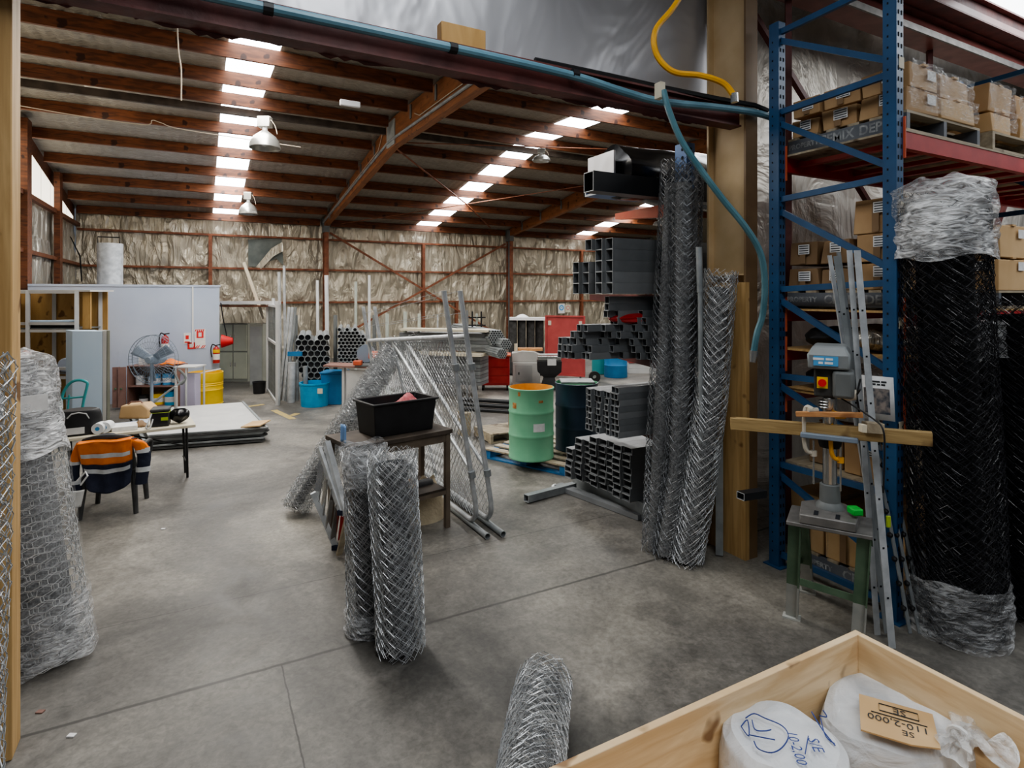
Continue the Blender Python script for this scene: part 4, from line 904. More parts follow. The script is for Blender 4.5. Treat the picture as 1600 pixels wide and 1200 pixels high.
# ---------------------------------------------------------------- cantilever tube rack
cr_ = thing('cantilever_rack', (3.9, 3.95, 0), 'blue cantilever rack with red arms holding steel tubes beside the tan column', 'rack')
for x in (3.86, 7.4):
    for y in ((3.90,) if x < 5 else (4.08,)):
        u = MB().box(x-.05, x+.05, y-.07, y+.07, 0, 3.55).build('upright', M['blue2'], cr_)
        mb = MB()
        for k in range(46): mb.lathe((x-.051, y-.02, .12+k*.075), [(0,0),(.017,0)], 8, axis=AX)
        for k in range(46): mb.lathe((x, y-.0705, .12+k*.075), [(0,0),(.015,0)], 8, axis=AY)
        h = mb.build('bolt_holes', M['holes'], u); h['kind'] = 'stuff'
    for z, ye in ((2.98,4.85),(2.14,5.3),(1.55,5.0),(.86,5.0)):
        MB().add([(x-.04,3.97,z-.07),(x+.04,3.97,z-.07),(x+.04,3.97,z+.06),(x-.04,3.97,z+.06),(x-.04,ye,z+.0),(x+.04,ye,z+.0),(x+.04,ye,z+.06),(x-.04,ye,z+.06)],
            [(0,1,2,3),(7,6,5,4),(0,4,5,1),(3,2,6,7),(0,3,7,4),(1,5,6,2)]).build('arm', M['redorange' if z > 2.9 else 'redsteel'], cr_)
    MB().box(x-.06, x+.06, 3.97, 5.6, 0, .175).build('base_beam', M['galvdull'], cr_)
def stack(nm, cols, sz, z0, word, y0, jitter=.0, mat='tube', length=4.8, th=.004, wsz=None, cat='steel tube'):
    """cols: list of (count, x_end) from nearest to farthest column"""
    w = wsz or sz
    for ci, (n, xe) in enumerate(cols):
        y = y0+w/2+ci*(w+.0015)
        for r in range(n):
            xx = xe[r] if isinstance(xe, (list, tuple)) else xe
            if xx is None: continue
            xx += random.uniform(-jitter, jitter); z = z0+sz/2+r*(sz+.0012)
            t = MB().hollow((xx, y, z), (xx+length, y, z), w, sz, th).build('steel_tube', M[mat if random.random() > .25 else 'tubelight'] if mat == 'tube' else M[mat], flat=True)
            row = 'bottom row' if r == 0 else ORD[r]+' row up'
            tag(t, 'grey tube, %s, %s, %s column from the wall' % (word, row, ORD[min(ci,11)]), cat, 'tubes on the '+word)
            MB().box(xx+.25, xx+.26, y-w/2+th, y+w/2-th, z-sz/2+th, z+sz/2-th).build('bore_shade', M['boreshade'], t)  # dark plug paints the shade inside the hollow tube
stack('s1', [(5,3.14),(5,3.10),(5,[3.5,3.5,3.5,3.6,3.06]),(3,3.10),(3,3.06)], .096, 2.205, 'upper arm stack', 4.02)
stack('s2', [(8,[3.55,3.55,3.5,3.45,3.5,3.5,None,None]),(9,[3.5,3.45,3.4,3.45,3.42,3.45,3.5,None,None]),(9,[3.6,3.5,3.45,3.3,3.35,3.3,3.3,3.2,3.2]),(7,[3.4,3.3,3.35,3.25,3.2,3.3,3.2]),(5,[3.08,3.1,3.2,3.25,3.05]),(5,[3.05,3.1,3.07,3.02,3.0]),(4,[3.0,2.98,3.03,3.0]),(3,[2.97,2.97,3.0]),(3,[2.95,2.93,2.95])], .062, 1.615, 'middle arm stack', 4.0, .02)
stack('s3', [(8,3.27),(8,3.27),(7,3.25),(7,3.27),(7,3.24),(7,3.26),(7,3.22),(7,3.24)], .055, .925, 'lower arm stack', 4.1, .012)
stack('s4', [(8,3.70),(8,3.66),(8,3.70),(8,3.68),(8,3.66),(7,3.68),(7,3.64),(5,3.6)], .064, .18, 'floor stack', 4.45, .02, length=4.5, wsz=.122)
tag(MB().hollow((2.93,4.08,3.16), (7.6,4.08,3.16), .14, .17, .007).build('black_tube', M['tubeblack'], flat=True), 'big black square tube jutting out at the top of the rack', 'steel tube')
bb = thing('wrapped_bundle', (3.6,4.5,3.05), 'black plastic wrapped bundle lying on the top rack arm', 'bundle')
bd = MB()
def bfn(u, v):
    an = 6.2832*u; q = 1 if 0 < v < 1 else .0
    w = 1+.09*math.sin(2*an+6*v)+.05*math.sin(5*an-9*v)
    return Vector((3.37+1.6*v, 4.45+.26*q*w*math.cos(an)**1, 3.36+max(-.29,.27*q*w*math.sin(an))))
bd.grid(bfn, 26, 14); bd.build('black_wrap', M['blackgloss'], bb)
MB().box(3.34,3.36,4.26,4.66,3.3,3.52).build('silver_end', M['foilfront'], bb)
MB().hollow((3.24,4.42,3.19), (5,4.42,3.19), .3, .13, .02).build('blue_liner', M['blue2'], bb)
tag(bundle((3.6,4.2,1.92), .7, .3, .12, 'x', 'red', nm='red_cloth'), 'red cloth with a blue corner hanging between the tube stacks', 'cloth')
tag(MB().hollow(P(822,754,6.15)*1+Vector((0,0,0)), P(897,736,6.6), .075,.075,.005).build('floor_tube', M['galvdull'], flat=True), 'short galvanised square tube lying on the floor in front of the drums', 'steel tube')
for o in C.objects:
    if o.name == 'floor_tube': o.location.z = .0
tag(MB().grid(lambda u, v: G(862+24*u, 760+8*v)+UP*(.012+.02*abs(math.sin(7*u+3*v))), 8, 5).build('crumpled_paper', M['paper']), 'crumpled white paper scrap on the floor near the floor tubes', 'paper')
tag(MB().beam(G(872,763)+UP*.03, G(1003,812)+UP*.03, .12, .05).build('steel_channel', M['tubelight']), 'pale galvanised channel lying on the floor under the floor stack', 'steel bar')

# ---------------------------------------------------------------- work bench with tub, ladder, bag
zb_ = .93
BR = G(703,665,zb_); BL = P(560,693,0+BR.xy.dot(VV.xy)-.35)
A_ = G(703,670,zb_); B_ = G(590,690,zb_); ex = (A_-B_); ex.z = 0; ex.normalize(); ey = UP.cross(ex).normalized()
LN = .98; DP = .5; Ao = Vector((A_.x, A_.y, 0))
wb = thing('work_bench', Ao-ex*LN/2+ey*DP/2, 'dark steel work bench with a low shelf behind the two standing rolls', 'bench')
MB().obox(Ao-ex*LN/2+ey*DP/2+UP*(zb_-.02), ex*(LN/2+.02), ey*(DP/2+.02), UP*.02).build('bench_top', M['darkwood'], wb, bevel=.004)
MB().beam(Ao-ex*LN+UP*(zb_-.08)+ey*.02, Ao+UP*(zb_-.08)+ey*.02, .03, .075).build('apron', M['legbrown'], wb)
for a, b in ((0,0),(LN-.04,0),(0,DP-.04),(LN-.04,DP-.04)):
    p = Ao-ex*(a+.02)+ey*(b+.02); MB().beam(p, p+UP*(zb_-.04), .045, .045, up=ey).build('leg', M['legbrown'], wb)
MB().obox(Ao-ex*LN/2+ey*DP/2+UP*.37, ex*(LN/2-.045), ey*(DP/2), UP*.012).build('low_shelf', M['darkwood'], wb)
MB().beam(Ao-ex*LN+UP*.35+ey*.015, Ao+UP*.35+ey*.015, .03, .06).build('shelf_rail', M['legbrown'], wb)
tc_ = Ao-ex*.42+ey*.27+UP*zb_
tub = thing('storage_tub', tc_, 'black plastic storage tub on top of the dark work bench', 'tub')
tb_ = MB()
def tubring(lx, ly, z): return [tc_+ex*(sx*lx)+ey*(sy*ly)+UP*z for sx, sy in ((-1,-1),(1,-1),(1,1),(-1,1))]
rs = [tubring(.295,.165,.0), tubring(.32,.19,.285), tubring(.34,.21,.285), tubring(.34,.21,.305), tubring(.31,.18,.305), tubring(.28,.15,.015)]
tb_.add([v for r in rs for v in r], [(3,2,1,0)]+[(4*k+i, 4*k+(i+1)%4, 4*k+4+(i+1)%4, 4*k+4+i) for k in range(5) for i in range(4)]+[(20,21,22,23)])
tb_.build('tub_body', M['black'], tub, bevel=.008)
tag(MB().grid(lambda u, v: tc_+ex*(.1+.1*(u-.5)*2)+ey*(-.12+.16*v)+UP*(.25+.085*math.sin(3.1*u)*math.sin(3.1*v)+.012*math.sin(17*u+9*v)), 12, 12).build('red_rag', M['redrag'], solid=.005), 'faded red rag crumpled inside the black tub', 'rag')
tag(MB().grid(lambda u, v: Ao-ex*(LN+.0)+ey*(.12+.1*u)+UP*(zb_+.0)+UP*.15*v-ex*(.0+.01*math.sin(9*u)), 6, 6).build('blue_rag', M['skyblue'], solid=.006), 'light blue rag at the left end of the work bench', 'rag')
sl = Ao-ex*.36+ey*.22+UP*.383
tag(MB().obox(sl+ex*.12, ex*.18, ey*.05, UP*.045).build('power_tool', M['dustyblack'], bevel=.03), 'dark power tool lying on the low shelf of the bench', 'tool')
tag(MB().beam(sl-ex*.35+ey*.15+UP*.16, sl+ex*.1-ey*.02+UP*.03, .25, .015).build('ply_sheet', M['card'],), 'tilted brown board on the low shelf of the bench', 'board')
sc = G(655,815); sc = G(666,812)
def sack2(u, v):
    an = 6.2832*u; r = [1,1.03,1,.93,.8,.62,.5][min(6,int(v*6.99))]
    return Vector((sc.x, sc.y, .0))+ex*(.19*r*math.cos(an))+ey*(.12*r*math.sin(an))+UP*(.40*v+.02*math.sin(5*an)*(v > .8))
tag(MB().grid(sack2, 28, 14).build('paper_sack', M['canvas']), 'cream sack standing on the floor under the work bench', 'bag')
# folded step ladder
la = thing('step_ladder', G(520,850), 'aluminium folding step ladder lying on its side by the bench, red plastic feet', 'ladder')
L0 = G(524,858)+UP*.02; L1 = P(489,770,4.95); R0 = P(533,800,4.92); R1 = P(498,700,5.1)
for p, q, nm in ((L0, L1, 'rail'), (R0, R1, 'rail')):
    MB().beam(p, q, .03, .045).build(nm, M['galv'], la)
for k in range(4):
    u = .12+.24*k; MB().beam(L0.lerp(L1, u), R0.lerp(R1, u), .05, .012).build('step', M['steel'], la)
MB().prism([R0+RR*.0, R0+RR*.08+UP*.02, L0+RR*.09+UP*.1, L0+RR*.02+UP*.05], VV*.03).build('red_foot', M['red'], la)
MB().beam(P(541,805,4.9), P(510,690,5.1), .05, .05).build('rear_rail', M['galv'], la)
MB().obox(L0+UP*.0, RR*.025, VV*.03, UP*.022).build('end_cap', M['navy'], la); MB().obox(R0, RR*.025, VV*.03, UP*.02).build('end_cap', M['navy'], la)
tag(MB().beam(G(530,872)+UP*.03, P(545,800,4.75), .05, .02).build('timber_lath', M['greywood']), 'narrow wooden lath leaning beside the folded ladder', 'timber')
# long roll leaning over the bench from the floor
l0 = G(458,805); l0.z = .05; l1 = P(545,660,6.0); l2 = P(588,592,6.5); l3 = P(622,535,7.1)
roll([l0, l1, l2, l3], .135, 'long bright chain link roll lying slantwise from the floor up to the gates', s=.05, wr=.0026, seed=61, wm='wirebright', layers=(1,.93,.85,.75,.6,.45), rise=(.55,.7), jit=.022, corer=.3)
roll([G(632,640)+UP*.0, P(640,585,8.4), P(655,535,8.5)], .16, 'short crumpled netting roll hanging at the top of the gates', s=.05, wr=.003, seed=66, wm='wire', layers=(1,.8), jit=.03)

# ---------------------------------------------------------------- two chain link gate leaves leaning together
def gate(off, label, seed):
    A = G(748,832)+off; Bq = G(604,716)+off; u = (Bq-A).normalized(); Ld = (Bq-A).length
    perp = Vector((-u.y, u.x, 0)); perp = perp if perp.dot(RR) < 0 else -perp
    up = (UP*1.0+perp*.16).normalized()
    S = lambda s, h: A+UP*.06+u*s+up*(h*(1-.13*s/Ld))
    Hh = 1.78; t = thing('chain_link_gate', A, label, 'gate', 'leaning gate leaves'); r = .024; c = .22
    arc = lambda cx, cy, a0: [S(cx+c*math.cos(a0+k*math.pi/12), cy+c*math.sin(a0+k*math.pi/12)) for k in range(7)]
    # U shaped frame rounded at the bottom, stiles running up past the mid rail
    MB().tube([S(0,2.2), S(0,c)]+arc(c, c, math.pi)[1:]+arc(Ld-c, c, 1.5*math.pi)+[S(Ld,2.3)], r, 10).build('frame', M['galv'], t)
    MB().tube([S(0,Hh), S(Ld,Hh)], r, 10).build('top_rail', M['galv'], t)
    MB().tube([S(.02,.55), S(Ld*.62,Hh-.03)], .018, 8).build('diagonal_brace', M['galv'], t)
    MB().tube([S(Ld*.62,Hh-.03), S(Ld*.5,.05)], .018, 8).build('diagonal_brace', M['galv'], t)
    mb = MB(); n = int((Ld+Hh)/.075)
    for k in range(n+1):
        for sg in (1,-1):
            o = k*.075-(Hh if sg > 0 else 0); a0 = max(0, -o if sg > 0 else o-Ld); h0 = a0 if sg > 0 else a0
            pts = []
            for q in range(0, int(Hh/.06)+1):
                h = q*.06; s = o+h if sg > 0 else o-h+0
                if .015 < s < Ld-.015 and .02 < h < Hh: pts.append(S(s+.006*(-1)**q, h))
            if len(pts) > 1: mb.tube(pts, .0022, 3)
    mb.build('mesh_infill', M['wire'], t, flat=True)
    for h in (2.0, 2.2): MB().tube([S(0,h), S(Ld,h)], .0025, 4).build('top_wire', M['wire'], t)
    for h in (.5, 1.5): MB().lathe(S(-.02,h), [(0,-.03),(.034,-.03),(.034,.03),(0,.03)], 10, axis=up).build('hinge', M['galvdull'], t)
    # bottom track tube
    MB().ring(A-u*.18+UP*.028, Bq+UP*.028, .028, .004).build('bottom_tube', M['galvdull'], t)
gate(Vector((0,0,0)), 'nearer leaning chain link gate leaf with rounded corners', 1)
gate(RR*.14+VV*.05, 'second chain link gate leaf leaning directly behind the first', 2)
# ---------------------------------------------------------------- drums on the blue pallet
pz = thing('drum_pallet', G(850,735), 'low blue-ended timber pallet under the green and dark blue drums', 'pallet')
pa_ = G(757,716); pb2 = G(885,745); e1_ = (pb2-pa_).normalized(); e2_ = Vector((-e1_.y, e1_.x, 0)); W = (pb2-pa_).length
for k in range(3):
    b0 = pa_+e1_*(k*(W-.1)/2+.05); MB().beam(b0+UP*.07, b0+e2_*1.15+UP*.07, .1, .09).build('stringer', M['palletblue'], pz)
for k in range(6): MB().beam(pa_+e2_*(.05+k*.21)+UP*.126, pb2+e2_*(.05+k*.21)+UP*.126, .12, .02).build('top_board', M['greywood'], pz)
MB().beam(pa_+e2_*.05+UP*.012, pb2+e2_*.05+UP*.012, .1, .02).build('bottom_board', M['palletblue'], pz)
def drum(c, zb, m, label, open_=True, dent=0):
    t = thing('steel_drum', (c.x, c.y, zb), label, 'drum')
    pr = [(.0,.005),(.27,.005),(.285,.0),(.29,.012),(.283,.025),(.283,.27),(.287,.285),(.291,.30),(.287,.315),(.283,.33),(.283,.56),(.287,.575),(.291,.59),(.287,.605),(.283,.62),(.283,.86),(.292,.872),(.292,.885),(.28,.888)]
    MB().lathe((c.x,c.y,zb), pr, 36).build('shell', M[m], t, ang=60)
    MB().lathe((c.x,c.y,zb), [(.279,.887),(.276,.86),(.272,.45),(0,.44)], 36).build('inside', M['druminner' if open_ else 'drumgreen'], t)
    return t
dg = P(830,460,7.45); t = drum(Vector((dg.x,dg.y,0)), .137, 'drumgreen', 'pale green steel drum with an orange inside, standing on the blue pallet')
fd = (Vector((0,0,0))-Vector((dg.x,dg.y,0))).normalized(); sd_ = Vector((-fd.y, fd.x, 0))
def patch(px_off, z, w, h, m, nm, par, c, R=.2845):
    mb = MB(); a0 = math.asin(px_off/R)
    mb.grid(lambda u, v: Vector((c.x,c.y,0))+(fd*math.cos(a0+(u-.5)*w/R)+sd_*math.sin(a0+(u-.5)*w/R))*R+UP*(z+(v-.5)*h), 8, 2); return mb.build(nm, M[m], par)
patch(.1, .137+.42, .15, .1, 'paper', 'paper_label', t, dg); patch(-.21, .137+.68, .07, .07, 'rustspot', 'rust_patch', t, dg); patch(-.15, .137+.83, .035, .05, 'rustspot', 'rust_patch', t, dg); patch(.12, .137+.74, .06, .03, 'rustspot', 'rust_patch', t, dg)
db = P(901,460,7.85); drum(Vector((db.x,db.y,0)), .137, 'drumblue', 'dark blue steel drum standing behind the green drum', False)
tag(MB().obox(Vector((db.x,db.y,.137+.90)), RR*.22, VV*.18, UP*.012).build('loose_lid', M['galvdull'], bevel=.004), 'flat grey sheet lying over the open dark blue drum', 'sheet')
for k, (z, y) in enumerate(((.40,0),(.47,.03),(.54,.06))):
    a = P(722,650,9.2); a.z = z; b = P(815,650,8.9); b.z = z
    tag(MB().cyl(a+VV*y, b+VV*y, .035, n=12).build('black_pipe', M['tubeblack']), 'black pipe on the low trestle behind the gates, %s from the bottom' % ORD[k], 'pipe')
tr_ = thing('trestle', G(760,655), 'low rough timber trestle carrying the black pipes', 'trestle')
for x in (726, 806):
    g = P(x, 600, 9.12); MB().box(g.x-.06, g.x+.06, g.y-.1, g.y+.14, 0, .36).build('block', M['greywood'], tr_)
MB().beam(P(724,600,9.12)*1, P(808,600,9.12), .1, .01)
pallet(tuple(G(800,690)+Vector((0,.3,0))), .7, .6, 'small weathered pallet on the floor behind the green drum')
# ---------------------------------------------------------------- left work area
OY = 14.1
of = thing('partition_office', (-1.3, OY+1.5, 0), 'pale blue partition box room standing before the back wall at the left', 'partition')
MB().box(XL+.25, .40, OY, OY+.05, 0, 2.36).build('front_panel', M['officeblue'], of)
MB().box(.35, .40, OY+.05, OY+4.6, 0, 2.36).build('side_panel', M['officeblue'], of); MB().box(XL+.25, .42, OY-.015, OY+4.6, 2.36, 2.40).build('roof_panel', M['officeblue'], of)
MB().box(-.12, -.09, OY-.02, OY-.002, 1.1, 2.36).build('conduit', M['white'], of)
d = 14.5; c = P(172,448,d); fz = thing('flue_duct', c, 'galvanised round duct standing on the roof of the blue partition room', 'duct')
MB().cyl((c.x,c.y,2.401), (c.x,c.y,3.02), .27, n=28).build('duct', M['galv'], fz); MB().cyl((c.x,c.y,3.02), (c.x,c.y,3.46), .275, n=28).build('duct', M['galv'], fz)
MB().tube([(c.x-.25,c.y,3.46),(c.x-.25,c.y,3.62),(c.x+.2,c.y,3.62),(c.x+.2,c.y,3.46)], .015, 6).build('bracket', M['cord_black'], fz)
tag(MB().obox(P(115,446,13.4), RR*.45, VV*.2, UP*.03).build('black_board', M['dustyblack']), 'flat black board lying on the partition room roof left of the duct', 'board')
tag(MB().tube([P(99,395,16), P(110,370,16.2), P(125,400,16.4), P(128,440,16.4)], .02, 6).build('gable_cable', M['cord_black']), 'dark cables tangled in the far left corner above the partition', 'cable')
# signs on the partition
fy = OY-.004
def sign(x0, x1, z0, z1, m, label, nm='wall_sign', cat='sign'):
    return tag(MB().box(x0, x1, fy-.012, fy, z0, z1).build(nm, M[m]), label, cat)
def ox(px): return atY(px, 460, OY).x
def oz(px, py): return atY(px, py, OY).z
s1 = sign(ox(287), ox(298), oz(292,537), oz(292,520), 'paper', 'small white sign with a red figure on the partition, left of the conduit')
MB().box(ox(290), ox(295), fy-.015, fy-.0125, oz(292,530), oz(292,524)).build('red_figure', M['signred'], s1); MB().box(ox(288.5), ox(296.5), fy-.015, fy-.0125, oz(292,535.5), oz(292,533.5)).build('red_line', M['signred'], s1)
s2 = sign(ox(304), ox(321), oz(312,544), oz(312,514), 'paper', 'red and white striped fire sign on the partition, right of the conduit')
MB().box(ox(307), ox(318), fy-.0145, fy-.0125, oz(312,528), oz(312,517.5)).build('red_field', M['signred'], s2)
MB().box(ox(310), ox(315), fy-.0165, fy-.0146, oz(312,526), oz(312,519.5)).build('white_pictogram', M['paper'], s2)
mb = MB(); za, zb2 = oz(312,544), oz(312,529)
for k in range(5):
    x = ox(304.5)+k*(ox(320)-ox(305))/5; w = .022
    if k != 2: mb.add([(x,fy-.0145,za),(x+w,fy-.0145,za),(x+w+.04*(1 if k > 2 else 1),fy-.0145,za+.06),(x+.04,fy-.0145,za+.06)], [(0,1,2,3)])
    mb.add([(x,fy-.0145,oz(312,517.5)),(x+w,fy-.0145,oz(312,517.5)),(x+w+.012,fy-.0145,oz(312,514.3)),(x+.012,fy-.0145,oz(312,514.3))], [(0,1,2,3)])
mb.build('red_stripes', M['signred'], s2)
s3 = sign(ox(293), ox(305), oz(298,545), oz(298,535), 'signred', 'small red call point box under the conduit on the partition', 'call_point', 'alarm')
MB().box(ox(296), ox(302), fy-.018, fy-.0125, oz(298,543), oz(298,537)).build('glass', M['greylight'], s3)
def extinguisher(px, py, d, h, label, white=False):
    c = P(px, py, d); t = thing('fire_extinguisher', c, label, 'fire extinguisher'); r = h*.17
    MB().lathe(c, [(0,0),(r,0),(r,h*.7),(r*.8,h*.8),(r*.35,h*.86),(r*.35,h*.9),(0,h*.9)], 18).build('cylinder', M['red'], t)
    MB().lathe(c+UP*h*.18, [(r*1.02,0),(r*1.02,h*.3)], 18).build('paper_label', M['paper'], t)
    if white: MB().lathe(c+UP*h*.55, [(r*1.03,0),(r*1.03,h*.17)], 18).build('yellow_label', M['yellow'], t)
    MB().beam(c+UP*h*.93-RR*r*.5, c+UP*h*.97+RR*r*1.2, r*.4, r*.3).build('lever', M['cord_black'], t)
    MB().tube(smooth([c+UP*h*.9, c+UP*h*.98-RR*r*1.2, c+UP*h*.7-RR*r*1.7, c+UP*h*.3-RR*r*1.4]), r*.18, 6).build('hose', M['cord_black'], t)
    return t
extinguisher(338, 567, 12.48, .40, 'fire extinguisher with white and yellow labels at the partition corner', True)
extinguisher(258, 552, 12.0, .42, 'red fire extinguisher on the partition behind the pedestal fan')
tag(MB().lathe(P(354,533,13.2), [(.0,-.12),(.06,-.12),(.14,.1),(.15,.1),(.07,-.13)], 16, axis=RR*-.9+VV*-.3).build('red_horn', M['signred']), 'red horn hanging on a cable beside the partition corner', 'horn')
tag(MB().tube(smooth([P(345,473,13.2), P(349,500,13.2), P(354,525,13.2), P(352,534,13.2)]), .012, 6).build('hanging_cable', M['cord_black']), 'black cable hanging down to the red horn', 'cable')
# shelving bay with ply backs
d0 = 10.4; s = thing('shelving_rack', P(90,640,d0), 'grey steel shelving with plywood backing at the far left', 'shelf')
xa, xb = P(37,460,d0), P(120,460,d0)
SX = lambda u, z, b=0: Vector((xa.x+(xb.x-xa.x)*u, xa.y+(xb.y-xa.y)*u, z))+VV*b
for u in (.08, 1.0):
    for b in (0, .6): MB().box(SX(u,0,b).x-.03, SX(u,0,b).x+.03, SX(u,0,b).y-.03, SX(u,0,b).y+.03, 0, 2.26).build('upright', M['greylight'], s)
for z in (2.24, 1.68, 1.55, .88, .72): MB().beam(SX(-.1,z), SX(1.0,z), .04, .05).build('rail', M['greylight'], s)
for z in (1.58, .78): MB().prism([SX(-.1,z), SX(1.02,z), SX(1.02,z,.6), SX(-.1,z,.6)], (0,0,.02)).build('shelf_board', M['greydark'], s)
MB().prism([SX(-.6,.0,.62), SX(1.12,0,.62), SX(1.12,0,.64), SX(-.6,0,.64)], (0,0,2.26)).build('ply_back', M['ply'], s)
MB().prism([SX(1.03,1.58,.1), SX(1.18,1.58,.1), SX(1.18,1.58,.13), SX(1.03,1.58,.13)], (0,0,.66)).build('ply_side', M['ply'], s)
MB().prism([SX(-.1,2.25), SX(1.25,2.25), SX(1.25,2.25,.62), SX(-.1,2.25,.62)], (0,0,.03)).build('top_board', M['greylight'], s)
tag(MB().obox(SX(.45,1.63,.15), RR*.42, VV*.08, UP*.03).build('black_bundle', M['black'], bevel=.015), 'flat black bundle on the upper shelf of the left shelving', 'bundle')
tag(MB().tube([SX(.1,1.72,.03), SX(.5,1.72,.03), SX(.95,1.73,.03)], .022, 8).build('blue_tube', M['cabblue']), 'pale blue tube lying along the upper shelf of the left shelving', 'tube')
cr0 = SX(.72,.93,.2); tag(MB().cyl(cr0-VV*.15, cr0+VV*.3, .13, n=18).build('cloth_roll', M['officeblue'], bevel=.02), 'blue-grey roll lying on the middle shelf of the left shelving', 'roll')
tag(MB().obox(P(39,551,10.3), RR*.06, VV*.05, UP*.035).build('red_box', M['redorange']), 'small red-orange box on the shelf just right of the pine post', 'box')
# blue cabinet
cbp = P(113,660,9.9); cb2 = P(160,660,9.9)
cc_ = thing('blue_cabinet', (cbp+cb2)/2*1, 'tall pale blue metal cabinet seen from its side, left of the fan', 'cabinet')
for o in (cc_,): o.location.z = 0
cc_['_o'] = tuple(((cbp+cb2)/2).xy)+(0,)
b0, b1 = Vector((cbp.x,cbp.y,0)), Vector((cb2.x,cb2.y,0)); dv = Vector((-.33,.94,0))
MB().prism([b0, b1, b1+dv*.5, b0+dv*.5], (0,0,1.58)).build('carcass', M['cabblue'], cc_, bevel=.006)
dr_ = MB().prism([b1+RR*.006, b1+RR*.07, b1+RR*.075+dv*.3, b1+RR*.012+dv*.3], (0,0,1.585)).build('door', M['greylight'], cc_, bevel=.004)
MB().prism([b1+RR*.08, b1+RR*.13, b1+RR*.135+dv*.3, b1+RR*.085+dv*.3], (0,0,1.59)).build('door', M['lockerdark'], cc_, bevel=.004)
# pedestal fan
fc = P(237,562,9.8); fn = (-VV+RR*-.06).normalized(); fan = thing('pedestal_fan', (fc.x,fc.y,0), 'grey pedestal fan with a round wire guard before the paint shelves', 'fan')
fs = UP.cross(fn).normalized()
MB().lathe((fc.x,fc.y,0), [(0,0),(.24,0),(.24,.03),(.05,.06),(0,.06)], 24).build('base', M['fangrey'], fan); MB().cyl((fc.x,fc.y,.05), (fc.x,fc.y,1.05), .026, n=12).build('pole', M['fangrey'], fan)
mb = MB()
for R_, o in ((.41,0),(.41,-.09),(.3,.05),(.2,.07),(.11,.08)): mb.tube([fc+fn*o+fs*(R_*math.cos(i/32*6.2832))+UP*(R_*math.sin(i/32*6.2832)) for i in range(32)], .006 if R_ > .4 else .0028, 4, closed=True)
for k in range(44):
    a = k/44*6.2832; q = fs*math.cos(a)+UP*math.sin(a); mb.tube([fc+fn*.09+q*.06, fc+fn*.06+q*.25, fc+q*.41, fc-fn*.09+q*.41, fc-fn*.13+q*.2], .0026, 3)
mb.build('wire_guard', M['fangrey'], fan, flat=True)
for k in range(3):
    a = k*2.094+.55; q = fs*math.cos(a)+UP*math.sin(a); w = fn.cross(q)
    MB().grid(lambda u, v: fc-fn*.02+q*(.06+.3*v)+w*((u-.5)*(.09+.08*v))+fn*((u-.5)*.08), 4, 6).build('blade', M['fangrey'], fan, solid=.004)
MB().lathe(fc, [(0,.1),(.05,.1),(.065,.07),(.065,-.05),(.09,-.07),(.09,-.25),(.06,-.27),(0,-.27)], 18, axis=fn).build('motor', M['fangrey'], fan)
# paint shelf with open doors
ps = P(225,640,11.2); d1 = 11.2
st_ = thing('paint_cabinet', (ps.x,ps.y,0), 'low brown cabinet with open doors and paint tins behind the fan', 'cabinet')
K0, K1 = P(198,460,d1), P(273,460,d1); e = (K1-K0).normalized(); wd_ = (K1-K0).length; K0.z = 0
f2 = UP.cross(e).normalized(); f2 = f2 if f2.dot(VV) > 0 else -f2
Q = lambda u, z, b=0: K0+e*(u*wd_)+f2*b+UP*z
for u in (0, 1): MB().prism([Q(u,0), Q(u,0)+e*.02, Q(u,0,.42)+e*.02, Q(u,0,.42)], (0,0,.83)).build('side_panel', M['brownred'], st_)
for z in (.05, .42, .81): MB().prism([Q(0,z)+e*.021, Q(1,z)-e*.001, Q(1,z,.42)-e*.001, Q(0,z,.42)+e*.021], (0,0,.02)).build('shelf_board', M['brownred'], st_)
MB().prism([Q(0,0,.43), Q(1,0,.43), Q(1,0,.44), Q(0,0,.44)], (0,0,.83)).build('back_panel', M['carddark'], st_)
for k in range(2):
    dd_ = MB().prism([Q(0,.04)-e*(.012+.11*k), Q(0,.04)-e*(.12+.11*k)-f2*.05, Q(0,.04)-e*(.12+.11*k)-f2*.07, Q(0,.04)-e*(.012+.11*k)-f2*.02], (0,0,.77)).build('door', M['brownred'], st_)
    MB().lathe(Q(0,.4)-e*(.06+.11*k)-f2*.06, [(0,0),(.018,.0),(.018,.02),(0,.025)], 10, axis=-f2).build('knob', M['pressgreen'], dd_)
def tin(u, z, r, h, m, label, nm='paint_tin', b=.2, cat='tin'):
    c = Q(u, z, b); t = thing(nm, c, label, cat)
    MB().lathe(c, [(0,0),(r,0),(r,h),(r*1.05,h),(r*1.05,h*1.04),(r*.95,h*1.04),(r*.9,h),(0,h)], 18).build('can', M[m], t); MB().lathe(c+UP*h*.25, [(r*1.01,0),(r*1.01,h*.4)], 18).build('label_band', M['paper' if m != 'paper' else 'greylight'], t); return t
tin(.14,.441,.075,.17,'paper','white tin at the left end of the upper paint shelf'); tin(.38,.441,.05,.15,'cabblue','small pale blue tin on the upper paint shelf')
tin(.50,.441,.07,.2,'signblue','blue tin behind the fan pole on the upper paint shelf'); tin(.72,.441,.085,.21,'signblue','large blue and white tin on the upper paint shelf'); tin(.9,.441,.07,.19,'binblue','dark blue tin at the right end of the upper paint shelf')
tin(.22,.071,.08,.16,'dustyblack','dark tin on the lower paint shelf'); tin(.55,.071,.15,.2,'yellow','wide yellow tub on the lower paint shelf','paint_tub',cat='tub'); tin(.86,.071,.11,.25,'cyan','turquoise tub on the lower paint shelf','paint_tub',b=.1,cat='tub')
